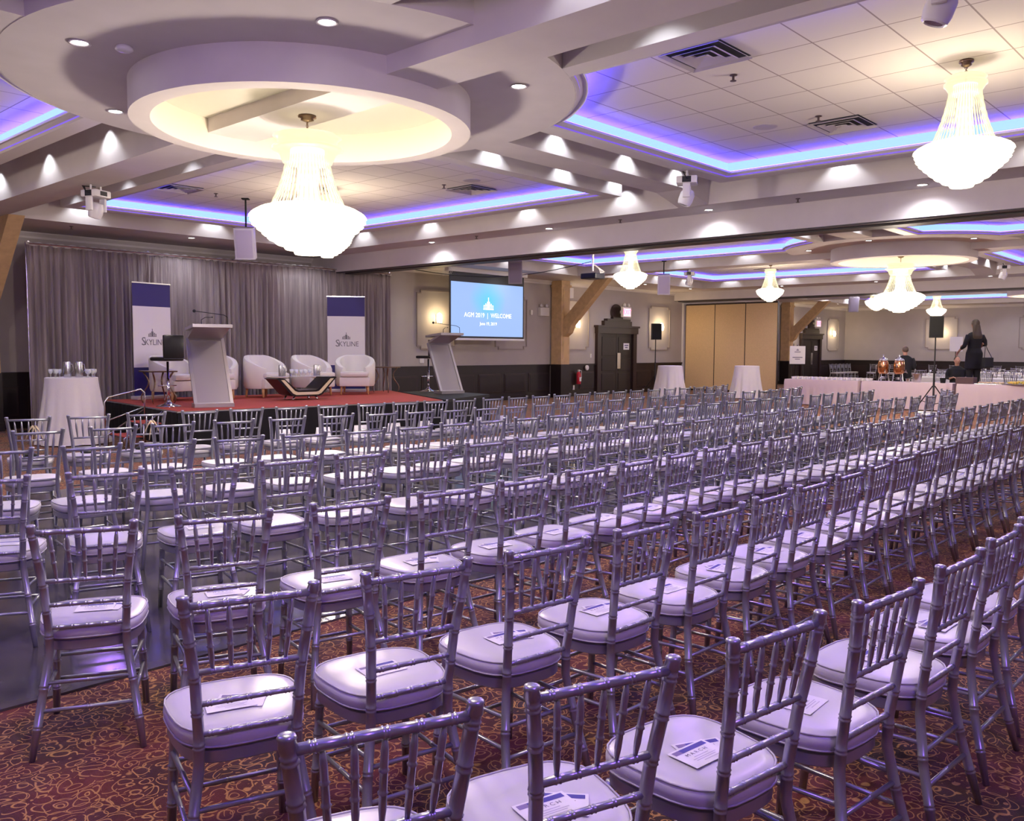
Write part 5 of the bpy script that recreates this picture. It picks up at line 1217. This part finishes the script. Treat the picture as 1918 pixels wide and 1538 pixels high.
bm = B(); box(bm, -.13, .13, -.06, .06, -.24, .04, bev=.025); obj('bag_body', bm, M_CLOTHB, t)
bm = B(); tube(bm, [(-.11, 0, .03), (-.08, .02, .28), (-.11, .0, .48), (-.06, -.03, .28), (.11, 0, .03)], .009, 6); obj('strap', bm, M_CLOTHB, t)

def seated_person(label, loc, rz, hair, face_up=0, bald=False):
    t = thing('person', label, 'person', loc, rz)
    bm = B(); torso_rings(bm, [(0, 0, 1.05, .055, .055), (0, -.01, 1.16, .06, .07)], 14); ell(bm, (0, -.02, 1.23), (.078, .098, .12))
    ell(bm, (0, -.12, 1.215), (.013, .02, .022), 8); ell(bm, (0, -.11, 1.17), (.026, .012, .008), 8)
    for s in (-1, 1):
        ell(bm, (s * .08, 0, 1.225), (.012, .02, .033), 8); ell(bm, (s * .03, -.108, 1.245), (.014, .008, .008), 8)
        tube(bm, [(s * .22, -.1, .70), (s * .16, -.34, .75)], [.036, .027], 10); hand(bm, (s * .16, -.34, .75), (-s * .2, -1, -.05), (0, 0, 1), s)
        tube(bm, [(s * .10, -.05, .52), (s * .11, -.44, .52), (s * .11, -.44, .08)], [.07, .055, .04], 10); ell(bm, (s * .11, -.50, .04), (.045, .12, .035), 10)
    torso_rings(bm, [(0, 0, .45, .17, .13), (0, 0, .8, .16, .12), (0, 0, 1.03, .12, .08)], 16)
    body = obj('body', bm, M_SKIN, t); fuse(body, .012)
    bm = B(); torso_rings(bm, [(0, 0, .44, .19, .15), (0, 0, .62, .18, .145), (0, 0, .85, .205, .14), (0, 0, .98, .215, .125), (0, 0, 1.05, .13, .09), (0, 0, 1.08, .075, .075)], 22)
    for s in (-1, 1):
        tube(bm, [(s * .19, 0, .99), (s * .25, .02, .84), (s * .25, .0, .72), (s * .21, -.14, .71)], [.062, .056, .05, .045], 12); tube(bm, [(s * .10, -.04, .53), (s * .11, -.44, .53), (s * .11, -.44, .1)], [.095, .078, .06], 12)
    cl = obj('clothing', bm, M_CLOTHB, t); fuse(cl, .014)
    bm = B(); ell(bm, (0, .02, 1.262 if not bald else 1.25), (.088, .10, .105 if not bald else .09), 18); hr = obj('hair', bm, hair, t); fuse(hr, .012)
    return t
def stool(loc, label):
    o = thing('plain_stool', label, 'stool', loc); bm = B(); box(bm, -.17, .17, -.17, .17, .40, .435, bev=.008); obj('seat', bm, M_BLACK, o)
    for sx in (-1, 1):
        for sy in (-1, 1): bm = B(); tube(bm, [(sx * .14, sy * .14, 0), (sx * .13, sy * .13, .40)], .015, 8); obj('leg', bm, M_BLACK, o)
seated_person('seated man with short reddish hair beside the coffee urns', (26.2, 8.72, .42), math.radians(120), M_HAIRG, bald=True); stool((26.2, 8.72, .42), 'plain stool under the man beside the urns')
seated_person('seated person with dark hair seen in profile left of the woman', (27.6, 7.72, .12), math.radians(-60), M_HAIRB); stool((27.6, 7.72, .12), 'plain stool under the person left of the woman')
bm = B(); box(bm, 25.95, 26.95, 8.2, 9.2, 0, .42); box(bm, 27.25, 27.95, 7.4, 8.05, 0, .12); trim(bm, M_DARKWOOD, label='low service riser behind the buffet')
# folding poster on an easel
t = thing('poster_easel', 'white poster on a black easel in front of the far door', 'sign', (33.6, 15.35, 0), math.radians(-48))
bm = B(); box(bm, -.31, .31, -.02, 0, 1.08, 1.80); ps = obj('poster', bm, M_PAPER, t)
bm = B(); logo_bm(bm, .09, 0, 1.62, -.021, 0); box(bm, -.12, .12, -.024, -.021, 1.55, 1.575); box(bm, -.2, .2, -.024, -.021, 1.33, 1.36); box(bm, -.1, .1, -.024, -.021, 1.26, 1.285); obj('print', bm, M_GREYINK, ps)
bm = B(); 
for x in (-.28, .28): tube(bm, [(x * 1.1, -.06, 0), (x * .5, .03, 1.9)], .013, 6)
tube(bm, [(0, .5, 0), (0, .03, 1.85)], .013, 6); box(bm, -.3, .3, -.05, 0.02, 1.05, 1.08); obj('easel', bm, M_BLACK, t)
# white placard behind the woman
t = thing('white_placard', 'white placard on a thin stand left of the woman', 'sign', (27.9, 7.85, 0), math.radians(-42))
bm = B(); box(bm, -.20, .20, -.01, 0, 1.62, 2.05); obj('board', bm, M_PAPER, t); bm = B(); tube(bm, [(0, .01, 0), (0, .01, 1.65)], .012, 6); lathe(bm, [(.16, 0), (.16, .015), (.02, .02)], 16); obj('stand', bm, M_BLACK, t)

# dining tables with white cloths and chairs, far right
for i, (x0, y0, y1) in enumerate(((30.2, 3.0, 9.9), (34.6, 3.2, 11.2), (39.4, 2.6, 10.5))):
    long_table('long dining table under white cloth, %s behind the buffet' % ordw(i + 1), 'bright white cloth on the %s long dining table' % ordw(i + 1), x0, x0 + 1.4, y0, y1, .76, M_WHITE, 'long dining tables', .12)
    for j in range(12):
        y = y0 + .35 + (y1 - y0 - .7) * j / 11
        goblet('stemmed glass on the %s dining table, %s from the right' % (ordw(i + 1), ordw(j + 1)), (x0 + .35 + .5 * (j % 2), y, .762), 'glasses on the dining tables')
    for side, n, xo, rz in ((0, 10, -.56, -PI / 2), (1, 10, 1.96, PI / 2)):
        for j in range(n):
            y = y0 + .45 + (y1 - y0 - .9) * j / (n - 1)
            if i == 0 and side == 0 and j > 8: continue
            dup(chB, (x0 + xo, y + .0, 0), rz, 'silver chair on the %s side of the %s dining table, %s from the right' % (('near', 'far')[side], ordw(i + 1), ordw(j + 1)), 'silver chairs around the dining tables')
for j in range(11):
    y = 17.2 - j * .98
    dup(chB, (46.9, y, 0), PI / 2, 'silver chair against the far wall, %s from the left' % ordw(j + 1), 'silver chairs against the far wall')
for j in range(6):
    dup(chB, (44.35 + j * .48, 18.45, 0), PI, 'silver chair in the cluster beside the far door, %s from left' % ordw(j + 1), 'silver chairs beside the far door')
k0 = dup(chB, (33.2, 17.0, 0), PI, 'white chair just right of the tan partition, %s' % 'lower', 'spare chairs by the partition')

# added violet spots at the moving heads, tinting the seats and the drum
spot((-1.4, 4.4, 3.50), 70, 110, .9, col=(.42, .20, 1.0), rad=.12, aim=(6, 2.6, .15)); spot((1.0, -1.2, 3.50), 80, 110, .9, col=(.42, .20, 1.0), rad=.12, aim=(3.6, 8.5, .15))  # unseen sources behind the camera, added to tint the drum violet
for (x, y, z, p, tx, ty) in ((6.3, 1.95, 3.75, 160, 3.6, 1.6), (10.2, 6.38, 3.6, 160, 7.5, 4.2), (5.2, 12.8, 3.45, 120, 6.0, 7.5), (1.0, -1.2, 3.6, 180, 2.4, 2.6), (-1.4, 4.4, 3.6, 120, 1.0, 3.6)):
    spot((x, y, z), p, 120, .9, col=(.42, .20, 1.0), rad=.12, aim=(tx - x, ty - y, -3.2))
moving_head('added unseen moving head light behind the camera, over the back row', (1.0, -1.2, ZF), 0, .3); moving_head('added unseen moving head light at the left behind the camera', (-1.4, 4.4, ZF), 0, .3)  # fixtures added out of view to carry the violet spots
